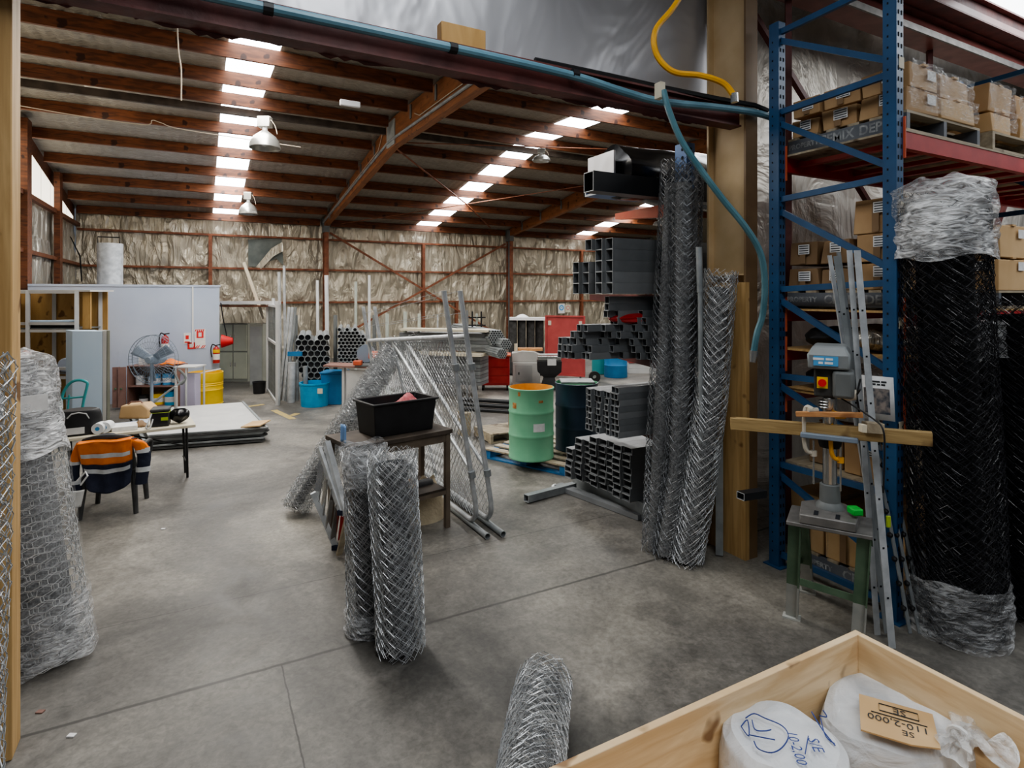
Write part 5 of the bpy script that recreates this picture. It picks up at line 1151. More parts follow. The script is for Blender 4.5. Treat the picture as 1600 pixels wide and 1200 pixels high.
for i,(u, w, m, lb) in enumerate(((.25,.16,'paper','white box standing on top of the paint cabinet'),(.42,.1,'cardlight','tan box standing on top of the paint cabinet'))):
    tag(MB().obox(Q(u,.92,.2), e*w*.5, f2*.08, UP*.089).build('small_box', M[m], bevel=.004), lb, 'box')
tag(MB().grid(lambda u, v: Q(.55+.5*u, .831, .05+.25*v)+UP*(.02+.09*math.sin(3.1*u)*math.sin(3.1*v)+.012*math.sin(15*u)), 14, 8).build('orange_vest', M['orange'], solid=.006), 'bright orange vest lying on top of the paint cabinet', 'vest')
gt = thing('side_table', P(297,640,10.9), 'narrow grey table with a lavender box beside the yellow drum', 'table'); gt.location.z = 0; gt['_o'] = (gt.location.x, gt.location.y, 0); g = gt.location.copy()
MB().obox(g+UP*.86, RR*.2, VV*.2, UP*.012).build('table_top', M['greylight'], gt)
for a, b in ((-.17,-.17),(.02,-.17),(-.17,.17),(.17,.17)): MB().cyl(g+RR*a+VV*b, g+RR*a+VV*b+UP*.849, .018, n=10).build('leg', M['greylight'], gt)
tag(MB().obox(g+UP*.36+VV*.05+RR*-.02, RR*.14, VV*.1, UP*.36).build('lavender_box', M['lavender'], bevel=.006), 'lavender coloured box standing under the narrow grey table', 'box')
tag(MB().tube(smooth([P(272,580,10.6), P(282,600,10.5), P(290,590,10.5), P(280,578,10.5), P(289,592,10.5), P(262,612,10.3), P(236,632,10.1)]), .02, 6).build('bent_tube', M['greydark']), 'dark bent steel tube leaning in front of the paint cabinet', 'tube')
# yellow drum
yc = P(321,460,11.75); t = thing('cut_drum', (yc.x,yc.y,0), 'yellow cut-down steel drum used as a bin beside the partition', 'drum')
MB().lathe((yc.x,yc.y,0), [(0,.01),(.31,.01),(.325,0),(.33,.02),(.32,.03),(.32,.28),(.33,.30),(.32,.32),(.32,.38),(.328,.39),(.32,.41),(.328,.43),(.32,.45),(.33,.47),(.325,.64),(.31,.64),(.305,.3),(0,.28)], 32).build('shell', M['yellow'], t)
tag(MB().obox(Vector((yc.x,yc.y,.66))+RR*.1, RR*.15+UP*.03, VV*.12, UP*.01).build('paper_pad', M['paper']), 'white paper lying on the rim of the yellow drum', 'paper')
# hand trolley
ht = thing('hand_trolley', P(108,655,8.9), 'teal tube hand trolley standing before the blue cabinet', 'trolley')
arc = lambda dx: [P(93+dx,660,8.9), P(97+dx,620,8.9), P(108+dx,600,8.9), P(122+dx,594,8.9), P(135+dx,597,8.9), P(136+dx,604,8.9), P(131+dx,625,8.9), P(124+dx,665,8.9)]
MB().tube(smooth(arc(0)), .021, 8).build('frame', M['teal'], ht); MB().cyl(P(97,623,8.9), P(131,620,8.9), .014, n=8).build('cross_bar', M['teal'], ht); MB().cyl(P(108,617,8.9), P(104,660,8.9), .012, n=8).build('strut', M['teal'], ht)
for x in (92, 126): g = P(x,600,8.9); MB().lathe((g.x,g.y,.1), [(0,-.03),(.1,-.03),(.1,.03),(0,.03)], 18, axis=RR).build('wheel', M['cord_black'], ht)
# folding table
tz = .66; TL, TR_, TB = G(92,687,tz), G(306,663,tz), None
ex = (TR_-TL).normalized(); ey = UP.cross(ex).normalized(); ey = ey if ey.dot(VV) > 0 else -ey; ln = (TR_-TL).length; dpth = .56
ft = thing('folding_table', (TL+TR_)/2+ey*dpth/2-UP*tz, 'long pale folding table with black legs at the left', 'table')
MB().prism([TL-UP*.035, TR_-UP*.035, TR_+ey*dpth-UP*.035, TL+ey*dpth-UP*.035], (0,0,.035)).build('table_top', M['cream'], ft, bevel=.006)
for u in (.06, .93):
    b = TL+ex*ln*u
    for s_ in (.08, .48):
        q = b+ey*s_-UP*.036; MB().cyl(q, Vector((q.x,q.y,0))+ex*.02+ey*(.1 if s_ < .2 else -.1)*0+ey*(.34 if s_ < .2 else -.34)*.25, .014, n=8).build('leg', M['cord_black'], ft)
    MB().cyl(Vector((b.x,b.y,.2))+ey*.13, Vector((b.x,b.y,.2))+ey*.43, .01, n=8).build('leg_bar', M['cord_black'], ft)
    MB().cyl(b+ey*.28-UP*.3, b+ey*.28+ex*(.7 if u < .5 else -.7)-UP*.04, .009, n=8).build('leg_brace', M['cord_black'], ft)
TT = lambda u, b, z=0: TL+ex*ln*u+ey*b+UP*z
bg = thing('lunch_bag', TT(.11,.2), 'rounded black zip bag with a grey label at the left end of the table', 'bag')
def bagp(u, v): 
    an = 6.2832*u; return TT(.13,.2,.001)+ex*(.21*math.cos(an)*(1-.25*v**3))+ey*(.13*math.sin(an))+UP*(.27*math.sin(v*1.57)**.8)
MB().grid(bagp, 32, 12).add([bagp(i/32,1)+UP*0 for i in range(32)], [tuple(range(32))]).build('body', M['black'], bg, bevel=0)
MB().obox(TT(.10,.062,.06), ex*.09, ey*.004, UP*.035).build('label_patch', M['greylight'], bg); MB().tube([TT(.05,.08,.2), TT(.08,.07,.245), TT(.13,.07,.255), TT(.18,.075,.235), TT(.2,.09,.18)], .008, 6).build('zip', M['greylight'], bg)
for i, (u, b, nm) in enumerate(((.275,.1,'front-left'),(.325,.13,'right'))):
    c = TT(u,b,.062); t = thing('tape_roll', c-UP*.06, '%s white roll with a blue centre lying on the folding table' % nm, 'roll')
    ax_ = (-ey*.9-ex*.35).normalized()
    MB().lathe(c, [(.022,-.06),(.06,-.06),(.062,0),(.06,.06),(.022,.06)], 22, axis=ax_).build('roll', M['white'], t); MB().lathe(c, [(0,.058),(.022,.058),(.022,.062)], 14, axis=ax_).build('core', M['signblue'], t)
tag(MB().prism([TT(.36,.08,.001), TT(.55,.06,.001), TT(.55,.3,.001), TT(.36,.32,.001)], (0,0,.05)).build('paper_stack', M['paper'], bevel=.004), 'white package lying in the middle of the folding table', 'package')
tag(MB().prism([TT(.33,.34,.001), TT(.62,.3,.001), TT(.66,.5,.001), TT(.36,.5,.001)], (0,0,.02)).build('blue_folder', M['officeblue']), 'blue-grey folder at the back of the folding table', 'folder')
tag(MB().grid(lambda u, v: TT(.52+.11*u, .18+.16*v, .001)+UP*(.065*math.sin(3.14*u)*math.sin(3.14*v)+.01*abs(math.sin(12*u))), 10, 8).build('rag_pile', M['carddark'], solid=.004), 'brown and white clutter beside the insulated bag on the table', 'clutter')
pb3 = thing('orange_bag', TT(.42,.7), 'peach coloured case standing behind the folding table', 'case')
MB().prism([P(184,655,7.15), P(188,634,7.15), P(222,631,7.15), P(233,640,7.15), P(230,655,7.15)], VV*.2).build('case_body', M['cardlight'], pb3, bevel=.02); MB().tube([P(200,632,7.2),P(205,628,7.2),P(220,627,7.2),P(224,631,7.2)], .009, 6).build('handle', M['brownred'], pb3)
ib = thing('insulated_bag', TT(.73,.2), 'black insulated lunch bag with lime piping on the folding table', 'bag')
MB().prism([TT(.645,.1,.001), TT(.79,.07,.001), TT(.82,.28,.001), TT(.68,.32,.001)], (0,0,.17)).build('body', M['black'], ib, bevel=.015)
MB().prism([TT(.64,.095,.172), TT(.793,.063,.172), TT(.824,.284,.172), TT(.677,.326,.172)], (0,0,.035)).build('lid', M['dustyblack'], ib, bevel=.012)
MB().tube([TT(.642,.092,.165), TT(.792,.06,.165), TT(.825,.282,.165)], .003, 6).build('piping', M['lime'], ib); MB().obox(TT(.755,.073,.09), ex*.035-ey*.006, ey*.003, UP*.018).build('logo_patch', M['lime'], ib)
MB().tube(smooth([TT(.655,.09,.16), TT(.63,.04,.08), TT(.61,.02,.02), TT(.64,.02,.012), TT(.665,.07,.1)]), .008, 6).build('strap', M['greylight'], ib)
bb2 = TT(.88,.18); tag(MB().grid(lambda u, v: bb2+Vector((.11*math.cos(6.28*u)*math.sin(3.14*(v*.8+.2)), .09*math.sin(6.28*u)*math.sin(3.14*(v*.8+.2)), .17*(1-v)+.015*math.sin(6*6.28*u)*math.sin(3*v))), 30, 10).build('plastic_bag', M['blackgloss']), 'crumpled black plastic bag at the right end of the folding table', 'bag')
tag(MB().cyl(TT(.865,.38,.001), TT(.865,.38,.42), .02, n=10).build('bottle_tube', M['greylight']), 'upright pale tube standing at the right end of the folding table', 'tube')
# plastic chair with the work jacket
ch0 = G(172,806); cf = (VV*.94-RR*.35).normalized(); cs = Vector((cf.y,-cf.x,0))
ch = thing('plastic_chair', ch0+cf*.22, 'dark plastic armchair with a work jacket hung over its back', 'chair')
Cc = lambda a, b, z: ch0+cs*a+cf*b+UP*z
for a, b in ((-.22,0),(.20,0.02),(-.2,.42),(.2,.42)):
    MB().cyl(Cc(a*1.12,b-.03 if b < .2 else b+.03,0), Cc(a*.95,b+.02,.44), .022, .032, n=10).build('leg', M['dustyblack'], ch)
MB().prism([Cc(-.23,.0,.42), Cc(.23,.0,.42), Cc(.22,.44,.43), Cc(-.22,.44,.43)], (0,0,.03)).build('seat', M['dustyblack'], ch, bevel=.012)
for s_ in (-1, 1):
    MB().tube(smooth([Cc(s_*.24,.4,.43), Cc(s_*.27,.42,.6), Cc(s_*.27,.3,.66), Cc(s_*.26,.05,.66), Cc(s_*.23,-.04,.7)]), .02, 8).build('armrest', M['dustyblack'], ch)
MB().grid(lambda u, v: Cc((u-.5)*.46*(1-.12*v), -.02-.13*v+.05*(2*u-1)**2, .44+.36*v+.04*v*(1-(2*u-1)**2)), 16, 10).build('backrest', M['dustyblack'], ch, solid=.02)
jk = thing('work_jacket', Cc(0,-.15,.35), 'orange and navy work jacket with silver bands draped over the chair back', 'jacket')
def jp(u, v, o=0):   # outer drape from collar (v=1) to hem (v=0)
    x = (u-.5)*(.45-.07*(1-v)); z = .29+.49*v; b = -.085-.115*max(0, min(1,(z-.4)/.45))-.012*math.sin(u*15+2*v)-.012*math.sin(u*7-6*v)
    z -= .07*abs(2*u-1)**3*(1-v)*-1*.6 + (.04*math.sin(u*3.14) if v < .05 else 0)
    q = abs(2*u-1); b += .10*max(0, q-.75)
    return Cc(x, b-o, z)
for a, b_, m, nm in ((.52,1,'orange','upper_panel'),(0,.52,'navy','lower_panel')):
    MB().grid(lambda u, v: jp(u, a+(b_-a)*v), 30, 14).build(nm, M[m], jk, solid=.006)
for a, b_ in ((.66,.75),(.33,.42)): MB().grid(lambda u, v: jp(.03+.94*u, a+(b_-a)*v, .006), 26, 3).build('reflective_band', M['silver'], jk)
MB().grid(lambda u, v: Cc((u-.5)*.44, -.20+.13*v, .778+.012*math.sin(3.14*v)-.006*math.cos(u*9)), 20, 6).build('shoulder_fold', M['orange'], jk, solid=.006)
def sleeve(s_, pts, r0):
    pts = smooth(pts, 5); n = len(pts)
    for a, b_, m, nm in ((0,.42,'orange','sleeve_top'),(.42,1,'navy','sleeve')):
        q = pts[int(a*n):max(int(a*n)+2, int(b_*n)+1)]; mb = MB()
        vs = [p+cs*(r0*(1-.25*(a+(b_-a)*i/len(q)))*math.cos(k/12*6.28))+cf*(r0*.55*math.sin(k/12*6.28)) for i, p in enumerate(q) for k in range(12)]
        mb.add(vs, [(i*12+k, i*12+(k+1)%12, (i+1)*12+(k+1)%12, (i+1)*12+k) for i in range(len(q)-1) for k in range(12)]).build(nm, M[m], jk)
    for t_ in (.42, .72):
        p = pts[int(t_*n)]; MB().add([p+UP*z+cs*((r0*.93)*math.cos(k/12*6.28))+cf*(r0*.58*math.sin(k/12*6.28)) for z in (-.025,.025) for k in range(12)], [(k,(k+1)%12,12+(k+1)%12,12+k) for k in range(12)]).build('cuff_band', M['silver'], jk)
sleeve(1, [Cc(.19,-.12,.77), Cc(.27,-.11,.72), Cc(.31,-.09,.60), Cc(.30,-.08,.46), Cc(.28,-.07,.31)], .07)
sleeve(-1, [Cc(-.2,-.10,.77), Cc(-.25,-.08,.66), Cc(-.28,-.05,.52), Cc(-.28,-.03,.38), Cc(-.25,.0,.2)], .05)
MB().tube(smooth([Cc(-.1,-.12,.79), Cc(-.04,-.10,.815), Cc(.05,-.10,.815), Cc(.1,-.12,.79)]), .025, 8).build('collar', M['navy'], jk)
sv = thing('grey_visor', P(118,778,5.55), 'grey rounded visor with a white wire frame hanging left of the chair', 'visor')
vc = P(118,778,5.5); MB().grid(lambda u, v: vc+RR*(.085*math.cos(3.14*u)*(.6+.4*v))+UP*(.16*(v-.5))+VV*(-.05*math.sin(3.14*u)), 16, 8).build('shell', M['greylight'], sv, solid=.006)
MB().tube([P(120,752,5.45), P(134,737,5.45), P(137,743,5.45), P(126,758,5.45)], .008, 6).build('wire_frame', M['white'], sv); MB().tube([P(104,738,5.5), P(111,750,5.5), P(108,762,5.5), P(103,748,5.5)], .006, 6).build('wire_frame', M['white'], sv)
# flat panels stacked on the floor
def gp(x, y, z): return G(x, y, z)
FQ = [(232,694,.0),(412,672,.0),(374,638,.0),(215,652,.0)]
base = [G(228,704), G(414,690), G(376,645), G(205,658)]
for k in range(6):
    z = .015+.034*k; o = Vector((random.uniform(-.05,.05), random.uniform(-.05,.05), z)); m = 'dustyblack' if k in (1,) else 'galvdull'
    t = thing('flat_panel', (base[0]+base[2])/2+o, ('topmost light grey sheet panel of the low stack on the floor' if k == 5 else 'galvanised panel in the low floor stack, %s from the bottom' % ORD[k]), 'panel', 'panels stacked on the floor')
    q = [b_+o for b_ in base]; q = [Vector((p.x,p.y,z)) for p in q]
    MB().prism(q, (0,0,.012)).build('sheet', M['greylight'] if k == 5 else M[m], t)
    for a_, b__ in ((0,1),(1,2)): MB().beam(q[a_]+UP*.022, q[b__]+UP*.022, .03, .02).build('edge_channel', M['galvdull'] if k%2 else M['dustyblack'], t)
tag(MB().obox(G(400,662,.24)+UP*.0, RR*.14+UP*.01, VV*.2, UP*.008).build('cardboard_sheet', M['cardlight']), 'torn cardboard lying at the right end of the floor panels', 'cardboard')
# ---------------------------------------------------------------- lockers and the mesh store at the back
def at2(px, d, z=0): p = P(px, 460, d); p.z = z; return p
lk = thing('locker_bank', at2(365,14.7), 'olive-grey four-door locker against the back wall', 'locker')
K0, K1 = at2(342,14.7), at2(387,14.7); e = (K1-K0).normalized(); w = (K1-K0).length; fb_ = Vector((-e.y,e.x,0))
MB().prism([K0, K1, K1+fb_*.5, K0+fb_*.5], (0,0,1.46)).build('carcass', M['lockerdark'], lk)
for i in range(2):
    for j in range(2):
        a = K0+e*(w*(.02+.5*i)); b = K0+e*(w*(.48+.5*i)); z0 = .08+.70*j
        dr = MB().prism([a-fb_*.02+UP*z0, b-fb_*.02+UP*z0, b-fb_*.001+UP*z0, a-fb_*.001+UP*z0], (0,0,.66)).build('door', M['locker'], lk, bevel=.004)
        hx = a.lerp(b, .88 if i == 0 else .12)-fb_*.03+UP*(z0+.36); MB().box(hx.x-.012, hx.x+.012, hx.y-.012, hx.y+.0, hx.z-.05, hx.z+.05).build('handle', M['steel'], dr)
l2 = thing('locker_bank', at2(400,14.0), 'dark grey-green tall cabinet standing right of the four-door locker', 'locker')
K0, K1 = at2(390,13.8), at2(411,13.8); MB().prism([K0, K1, K1+fb_*.6, K0+fb_*.6], (0,0,1.5)).build('carcass', M['lockerdark'], l2, bevel=.006)
MB().prism([K0+e*.02-fb_*.018+UP*.06, K1-e*.02-fb_*.018+UP*.06, K1-e*.02-fb_*.001+UP*.06, K0+e*.02-fb_*.001+UP*.06], (0,0,1.38)).build('door', M['grey'], l2)
tag(MB().lathe(at2(405,13.0), [(0,.01),(.11,.01),(.12,0),(.14,.25),(.15,.26),(.135,.26),(.115,.02),(0,.02)], 20).build('bucket', M['black']), 'black bucket on the floor in front of the dark cabinet', 'bucket')
ms = thing('store_frame', at2(400,13), 'grey steel mezzanine frame over the lockers with a mesh side panel', 'frame')
MB().beam(P(343,473,13.4), P(437,473,13.0), .1, .07).build('front_beam', M['greylight'], ms); MB().prism([P(343,477,13.4), P(437,477,13.0), P(428,478,16), P(350,478,16)], (0,0,-.03)).build('deck', M['rustgirt'], ms)
ga, gb = at2(419,13.3), at2(434,11.6)
for p in (ga, gb): MB().beam(p, p+UP*2.0, .06, .06).build('post', M['greylight'], ms)
for z in (.04, 1.2, 1.96): MB().beam(ga+UP*z, gb+UP*z, .05, .05).build('rail', M['greylight'], ms)
mb = MB()
for k in range(18): mb.tube([ga.lerp(gb, k/17)+UP*.04, ga.lerp(gb, k/17)+UP*1.95], .006, 3)
for k in range(18): mb.tube([ga+UP*(.06+k*.11), gb+UP*(.06+k*.11)], .005, 3)
mb.build('mesh_panel', M['greydark'], ms, flat=True)
# leaning and standing posts
for i, (x0, y0, x1, y1, d, r, m, lb) in enumerate((
    (412,498,381,410,14.5,.035,'cream','pale timber-coloured bar leaning over the lockers to the left'),
    (439,612,436,425,13.2,.03,'galv','tall galvanised post left of the large pipes'), (446,615,444,415,13.4,.028,'galv','tallest galvanised post left of the large pipes'),
    (430,510,427,466,12.6,.03,'white','short white post hanging at the mesh store corner'), (434,625,428,478,12.4,.03,'galvdull','galvanised post at the corner of the mesh store'),
    (437,625,452,480,12.2,.028,'galv','first of the leaning tubes in front of the large pipes'), (443,626,457,480,12.1,.028,'galv','second of the leaning tubes in front of the large pipes'), (447,626,462,480,12.0,.026,'galvdull','third of the leaning tubes in front of the large pipes'),
    (455,628,456,566,11.9,.075,'galv','thick short galvanised tube left of the bright blue tub'), (464,626,464,566,12.1,.04,'galvdull','slim short tube left of the bright blue tub'), (478,630,477,572,11.7,.045,'galvdull','grey tube standing in front of the bright blue tub'),
    (497,560,496,438,15.2,.035,'white','pale post rising behind the large pipes, left one'), (512,560,510,430,15.4,.05,'white','pale post rising behind the large pipes, beside the nearer column'),
    (556,560,556,440,15.6,.035,'postgreen','pale post rising behind the small pipes'), (577,560,577,430,15.8,.035,'white','tall white post rising behind the small pipes, right one'))):
    B0 = P(x0,y0,d)
    if i not in (0,3): B0.z = .002
    tag(MB().beam(B0, P(x1,y1,d), r*1.6, r*1.6, up=RR).build('steel_post', M[m]) if r < .04 or i in (0,12) else MB().cyl(B0, P(x1,y1,d), r, n=14).build('steel_post', M[m]), lb, 'post')
# big and small pipe stacks (ends towards the camera)
def pipes(px0, py0, nx_, ny_, R_, d, label, grp, skip=lambda i, j: False, L_=1.6, th=.007, slope=0):
    c0 = P(px0, py0, d); dv = Vector((c0.x+.35, c0.y, 0)).normalized()
    for j in range(ny_):
        for i in range(nx_):
            if skip(i, j): continue
            p = c0+RR*((2*i+(j%2))*R_*1.03)+UP*(j*R_*1.76)
            t = MB().ring(p-dv*0+dv*random.uniform(0,.05), p+dv*L_, R_, th, 16).build('steel_pipe', M['galvdull']); tag(t, label % (ORD[j] if j else 'bottom', ORD[i]) if '%s' in label else label, 'pipe', grp)
            MB().cyl(p+dv*.07, p+dv*.08, R_-th, n=12).build('bore_shade', M['boreshade'], t)  # dark disc paints the shade down the open pipe
pipes(466,604,5,10,.064,12.1,'wide grey pipe in the big stack, %s row up, %s from the left','large pipes', skip=lambda i, j: (j == 9 and i == 2) or (j < 3 and i == 0))
pipes(530,568,7,11,.040,12.2,'slim grey pipe in the small stack, %s row up, %s from the left','small pipes', skip=lambda i, j: (j > 8 and i > 4) or (j == 10 and i in (1,3)))
pk_ = thing('pipe_rack', at2(530,12.4), 'grey steel rack frame holding the large and small pipe stacks', 'rack')
for px, d in ((462,12.15),(524,12.15),(585,12.15)): 
    p = at2(px, d+.6); MB().beam(p, p+UP*1.75, .06, .06).build('upright', M['greydark'], pk_)
MB().beam(at2(460,12.7,.24), at2(590,12.7,.24), .08, .08).build('cross_beam', M['binblue'], pk_); MB().beam(at2(524,12.7,.72), at2(590,12.7,.72), .06, .06).build('cross_beam', M['greydark'], pk_)
MB().beam(at2(450,12.0,.98), at2(472,12.0,.98), .06, .09).build('blue_bar', M['binblue'], pk_)
# blue tub, blue bin, saw bench
t = thing('blue_tub', at2(492,11.6), 'bright blue plastic tub on the floor before the large pipes', 'tub')
MB().lathe(at2(492,11.6), [(0,.01),(.24,.01),(.26,0),(.29,.42),(.30,.43),(.30,.46),(.28,.46),(.26,.05),(0,.04)], 28).build('body', M['cyan'], t); MB().obox(at2(500,11.3,.33), RR*.05, VV*.004, UP*.05).build('label_patch', M['cream'], t)
t = thing('blue_bin', at2(523,12), 'darker blue bin standing between the bright tub and the saw bench', 'bin')
p = at2(523,11.8); MB().add([p+RR*(sx*a)+VV*(sy*a)+UP*z for z, a in ((0,.17),(.62,.22)) for sx, sy in ((-1,-1),(1,-1),(1,1),(-1,1))], [(3,2,1,0),(0,1,5,4),(1,2,6,5),(2,3,7,6),(3,0,4,7),(4,5,6,7)]).build('body', M['binblue'], t, bevel=.012)
MB().obox(p+UP*.64, RR*.235, VV*.235, UP*.018).build('lid', M['binblue'], t, bevel=.008)
sb = thing('saw_bench', at2(560,11.4), 'steel bench with white front panel below the grey and orange saw', 'bench')
A0, A1 = at2(505,11.3,.80), at2(592,11.0,.80); MB().prism([A0, A1, A1+VV*.5, A0+VV*.5], (0,0,.03)).build('bench_top', M['brownred'], sb)
for p in (at2(537,11.3), at2(590,11.1), at2(540,11.7), at2(590,11.5)): MB().beam(p, p+UP*.8, .05, .05).build('leg', M['greylight'], sb)
MB().prism([at2(541,11.25,.1), at2(578,11.15,.1), at2(578,11.2,.1), at2(541,11.3,.1)], (0,0,.64)).build('front_panel', M['greylight'], sb)
sw_ = thing('chop_saw', at2(572,11.3,.83), 'grey saw with an orange guard standing on the steel bench', 'saw'); p = at2(572,11.2,.83)
MB().obox(p+UP*.02, RR*.18, VV*.14, UP*.018).build('base', M['greydark'], sw_, bevel=.006)
MB().lathe(p+UP*.24, [(0,-.03),(.17,-.03),(.17,.03),(0,.03)], 22, axis=VV).build('blade_guard', M['fangrey'], sw_); MB().obox(p+RR*.16+UP*.22-VV*.1, RR*.075, VV*.08, UP*.07).build('motor_cover', M['redorange'], sw_, bevel=.02); MB().obox(p-RR*.13+UP*.07-VV*.1, RR*.08, VV*.06, UP*.045).build('orange_part', M['redorange'], sw_, bevel=.015)
MB().cyl(p+RR*.05+UP*.1, p+RR*.16+UP*.22, .02, n=10).build('arm', M['fangrey'], sw_)
# middle store: post racks, panels, pipe bundle
for i, (px, yt, yb, d, w, m) in enumerate(((605,490,545,12.8,.09,'postgreen'),(633,487,530,13,.1,'postgreen'),(655,490,530,13.2,.09,'postgreen'),(684,492,560,13.4,.05,'galv'),(730,485,590,12.2,.075,'tubelight'),(745,490,520,13.6,.08,'postgreen'))):
    tag(MB().beam(at2(px,d), P(px,yt,d), w, w*.6, up=RR).build('rack_post', M[m]), 'pale upright post of the far pipe racks, %s from the left' % ORD[i], 'post', 'posts of the far pipe racks')
for k, (z0, n, lb) in enumerate(((1.02,5,'upper'),(.30,8,'lower'))):
    for r in range(n):
        z = z0+r*.075; a = at2(632,13.2,z); b = at2(757 if k else 778,12.6,z)
        tag(MB().beam(a+VV*.0, b, .5, .068).build('steel_bundle_row', M['galvdull' if r%2 else 'tube']), 'long grey steel length in the %s middle rack, %s up' % (lb, ORD[r]), 'steel bar', '%s middle rack steel' % lb)
tag(MB().beam(at2(632,13.0,1.43), at2(765,12.4,1.43), .4, .05).build('rack_board', M['cream']), 'pale board on top of the middle rack steel', 'board')
tag(MB().beam(at2(640,12.9,.93), at2(757,12.3,.93), .4, .06).build('rack_board', M['cream']), 'pale board between the upper and lower middle rack steel', 'board')
def honey(px, py, d, n, R_, label, grp):
    c0 = P(px, py, d); dv = (VV*.5-RR*.87).normalized(); dv = (VV*.93+RR*-.37).normalized()
    for q in range(-n, n+1):
        for r in range(-n, n+1):
            if abs(q+r) > n: continue
            p = c0+RR*(2*R_*(q+r/2))+UP*(1.732*R_*r)
            t = MB().ring(p, p+dv*3, R_, .007, 8).build('thin_pipe', M['galvdull']); tag(t, label, 'pipe', grp); MB().cyl(p+dv*.01, p+dv*.02, R_-.006, n=8).build('bore_shade', M['boreshade'], t)  # shade in each pipe mouth is painted by a dark disc
honey(776,528,12.2,3,.026,'thin pipe in the hexagonal bundle on the middle rack','hexagonal pipe bundle')
honey(791,538,11.9,2,.024,'thin pipe in the smaller bundle just right of the hexagonal one','second pipe bundle'); honey(785,553,11.7,2,.022,'thin pipe in the lowest bundle above the red tool cabinet','third pipe bundle')
def fender(px, d): return None
for k, px in enumerate((738,752)):
    p = P(px,515,13.5); t = tag(MB().beam(p, p+UP*.42, .03, .03).beam(p+UP*.28-RR*.1, p+UP*.28+RR*.1, .03, .03, up=VV).beam(p+UP*.1-RR*.1, p+UP*.1+RR*.1, .03, .03, up=VV).build('black_rod', M['cord_black']), '%s black cross-shaped rod standing on the middle rack' % ('left','right')[k], 'rod')
# tool cabinet, plywood, bandsaw and vice stand, red panel, black lockers
p = at2(774,13.6); t = thing('tool_cabinet', p, 'red steel tool cabinet on castors with a lighter red left side', 'cabinet')
MB().obox(p+UP*.45, RR*.33, VV*.25, UP*.33).build('carcass', M['red'], t, bevel=.01); MB().obox(p+UP*.80, RR*.36, VV*.29, UP*.02).build('lid', M['redorange'], t, bevel=.01)
for k in range(3): MB().obox(p+UP*(.25+.19*k)-VV*.253+RR*.1, RR*.2, VV*.008, UP*.085).build('drawer', M['red'], t)
for a, b in ((-.28,-.2),(.28,-.2),(-.28,.2),(.28,.2)): MB().lathe(p+RR*a+VV*b+UP*.055, [(0,-.02),(.055,-.02),(.055,.02),(0,.02)], 12, axis=RR).build('caster', M['cord_black'], t)
tag(MB().obox(P(764,549,13.9), RR*.22, VV*.02, UP*.10).build('chipboard', M['chip']), 'orange chipboard offcut standing behind the red tool cabinet', 'board')
p = at2(822,14.3); t = thing('band_saw', p, 'grey steel machine with a cupboard base behind the green drum', 'machine')
MB().obox(p+UP*.28, RR*.33, VV*.25, UP*.28).build('base_cabinet', M['machine'], t, bevel=.012); MB().obox(p+UP*.3-VV*.252-RR*.06, RR*.2, VV*.006, UP*.2).build('door', M['grey'], t); MB().obox(p+UP*.3-VV*.26-RR*.18, RR*.015, VV*.006, UP*.03).build('latch', M['black'], t)
MB().prism([p+RR*a-VV*.2+UP*z for a, z in ((-.35,.56),(.42,.56),(.42,.7),(.2,.82),(-.1,.84),(-.35,.78))], VV*.35).build('saw_head', M['machine'], t, bevel=.015); MB().cyl(p+RR*-.25+UP*.82-VV*.1, p+RR*-.25+UP*1.0-VV*.1, .04, n=10).build('motor', M['cream'], t)
MB().obox(p+RR*.1+UP*.86, RR*.3, VV*.12, UP*.03).build('loose_top', M['orangewood'], t)
p = at2(858,13.6); t = thing('vice_stand', p, 'black flared steel stand with machine parts on its top', 'stand')
MB().add([p+RR*(sx*a)+VV*(sy*b)+UP*z for z, a, b in ((0,.2,.2),(.28,.12,.14),(.42,.27,.2),(.66,.28,.2)) for sx, sy in ((-1,-1),(1,-1),(1,1),(-1,1))], [(4*k+i,4*k+(i+1)%4,4*k+4+(i+1)%4,4*k+4+i) for k in range(3) for i in range(4)]+[(12,13,14,15)]).build('pedestal', M['black'], t)
MB().obox(p+UP*.64-VV*.205+RR*.05, RR*.1, VV*.006, UP*.07).build('gauge_plate', M['greylight'], t); MB().obox(p+UP*.72, RR*.27, VV*.12, UP*.05).build('clamp_bar', M['steel'], t, bevel=.01); MB().cyl(p+UP*.8-RR*.25, p+UP*.8+RR*.25, .02, n=8).build('handle', M['greylight'], t)
a, b = at2(853,15.4), at2(913,15.0); t = thing('red_screen', (a+b)/2, 'large flat red steel screen on castors behind the drums', 'screen')
MB().prism([a+UP*.1, b+UP*.1, b+VV*.03+UP*.1, a+VV*.03+UP*.1], (0,0,1.52)).build('panel', M['redcabinet'], t)
for q0, q1 in ((a+UP*.08,a+UP*1.64),(b+UP*.08,b+UP*1.64),(a+UP*1.63,b+UP*1.63),(a+UP*.1,b+UP*.1)): MB().beam(q0-VV*.01, q1-VV*.01, .04, .04).build('frame', M['redcabinet'], t)
for u in (.1, .9): q = a.lerp(b,u); MB().lathe(q+UP*.05, [(0,-.02),(.05,-.02),(.05,.02),(0,.02)], 12, axis=RR).build('caster', M['cord_black'], t)
for u in (.1, .9): q = a.lerp(b,u)+UP*1.45-VV*.012; MB().obox(q, RR*.04, VV*.004, UP*.06).build('yellow_patch', M['clampgrey'], t)
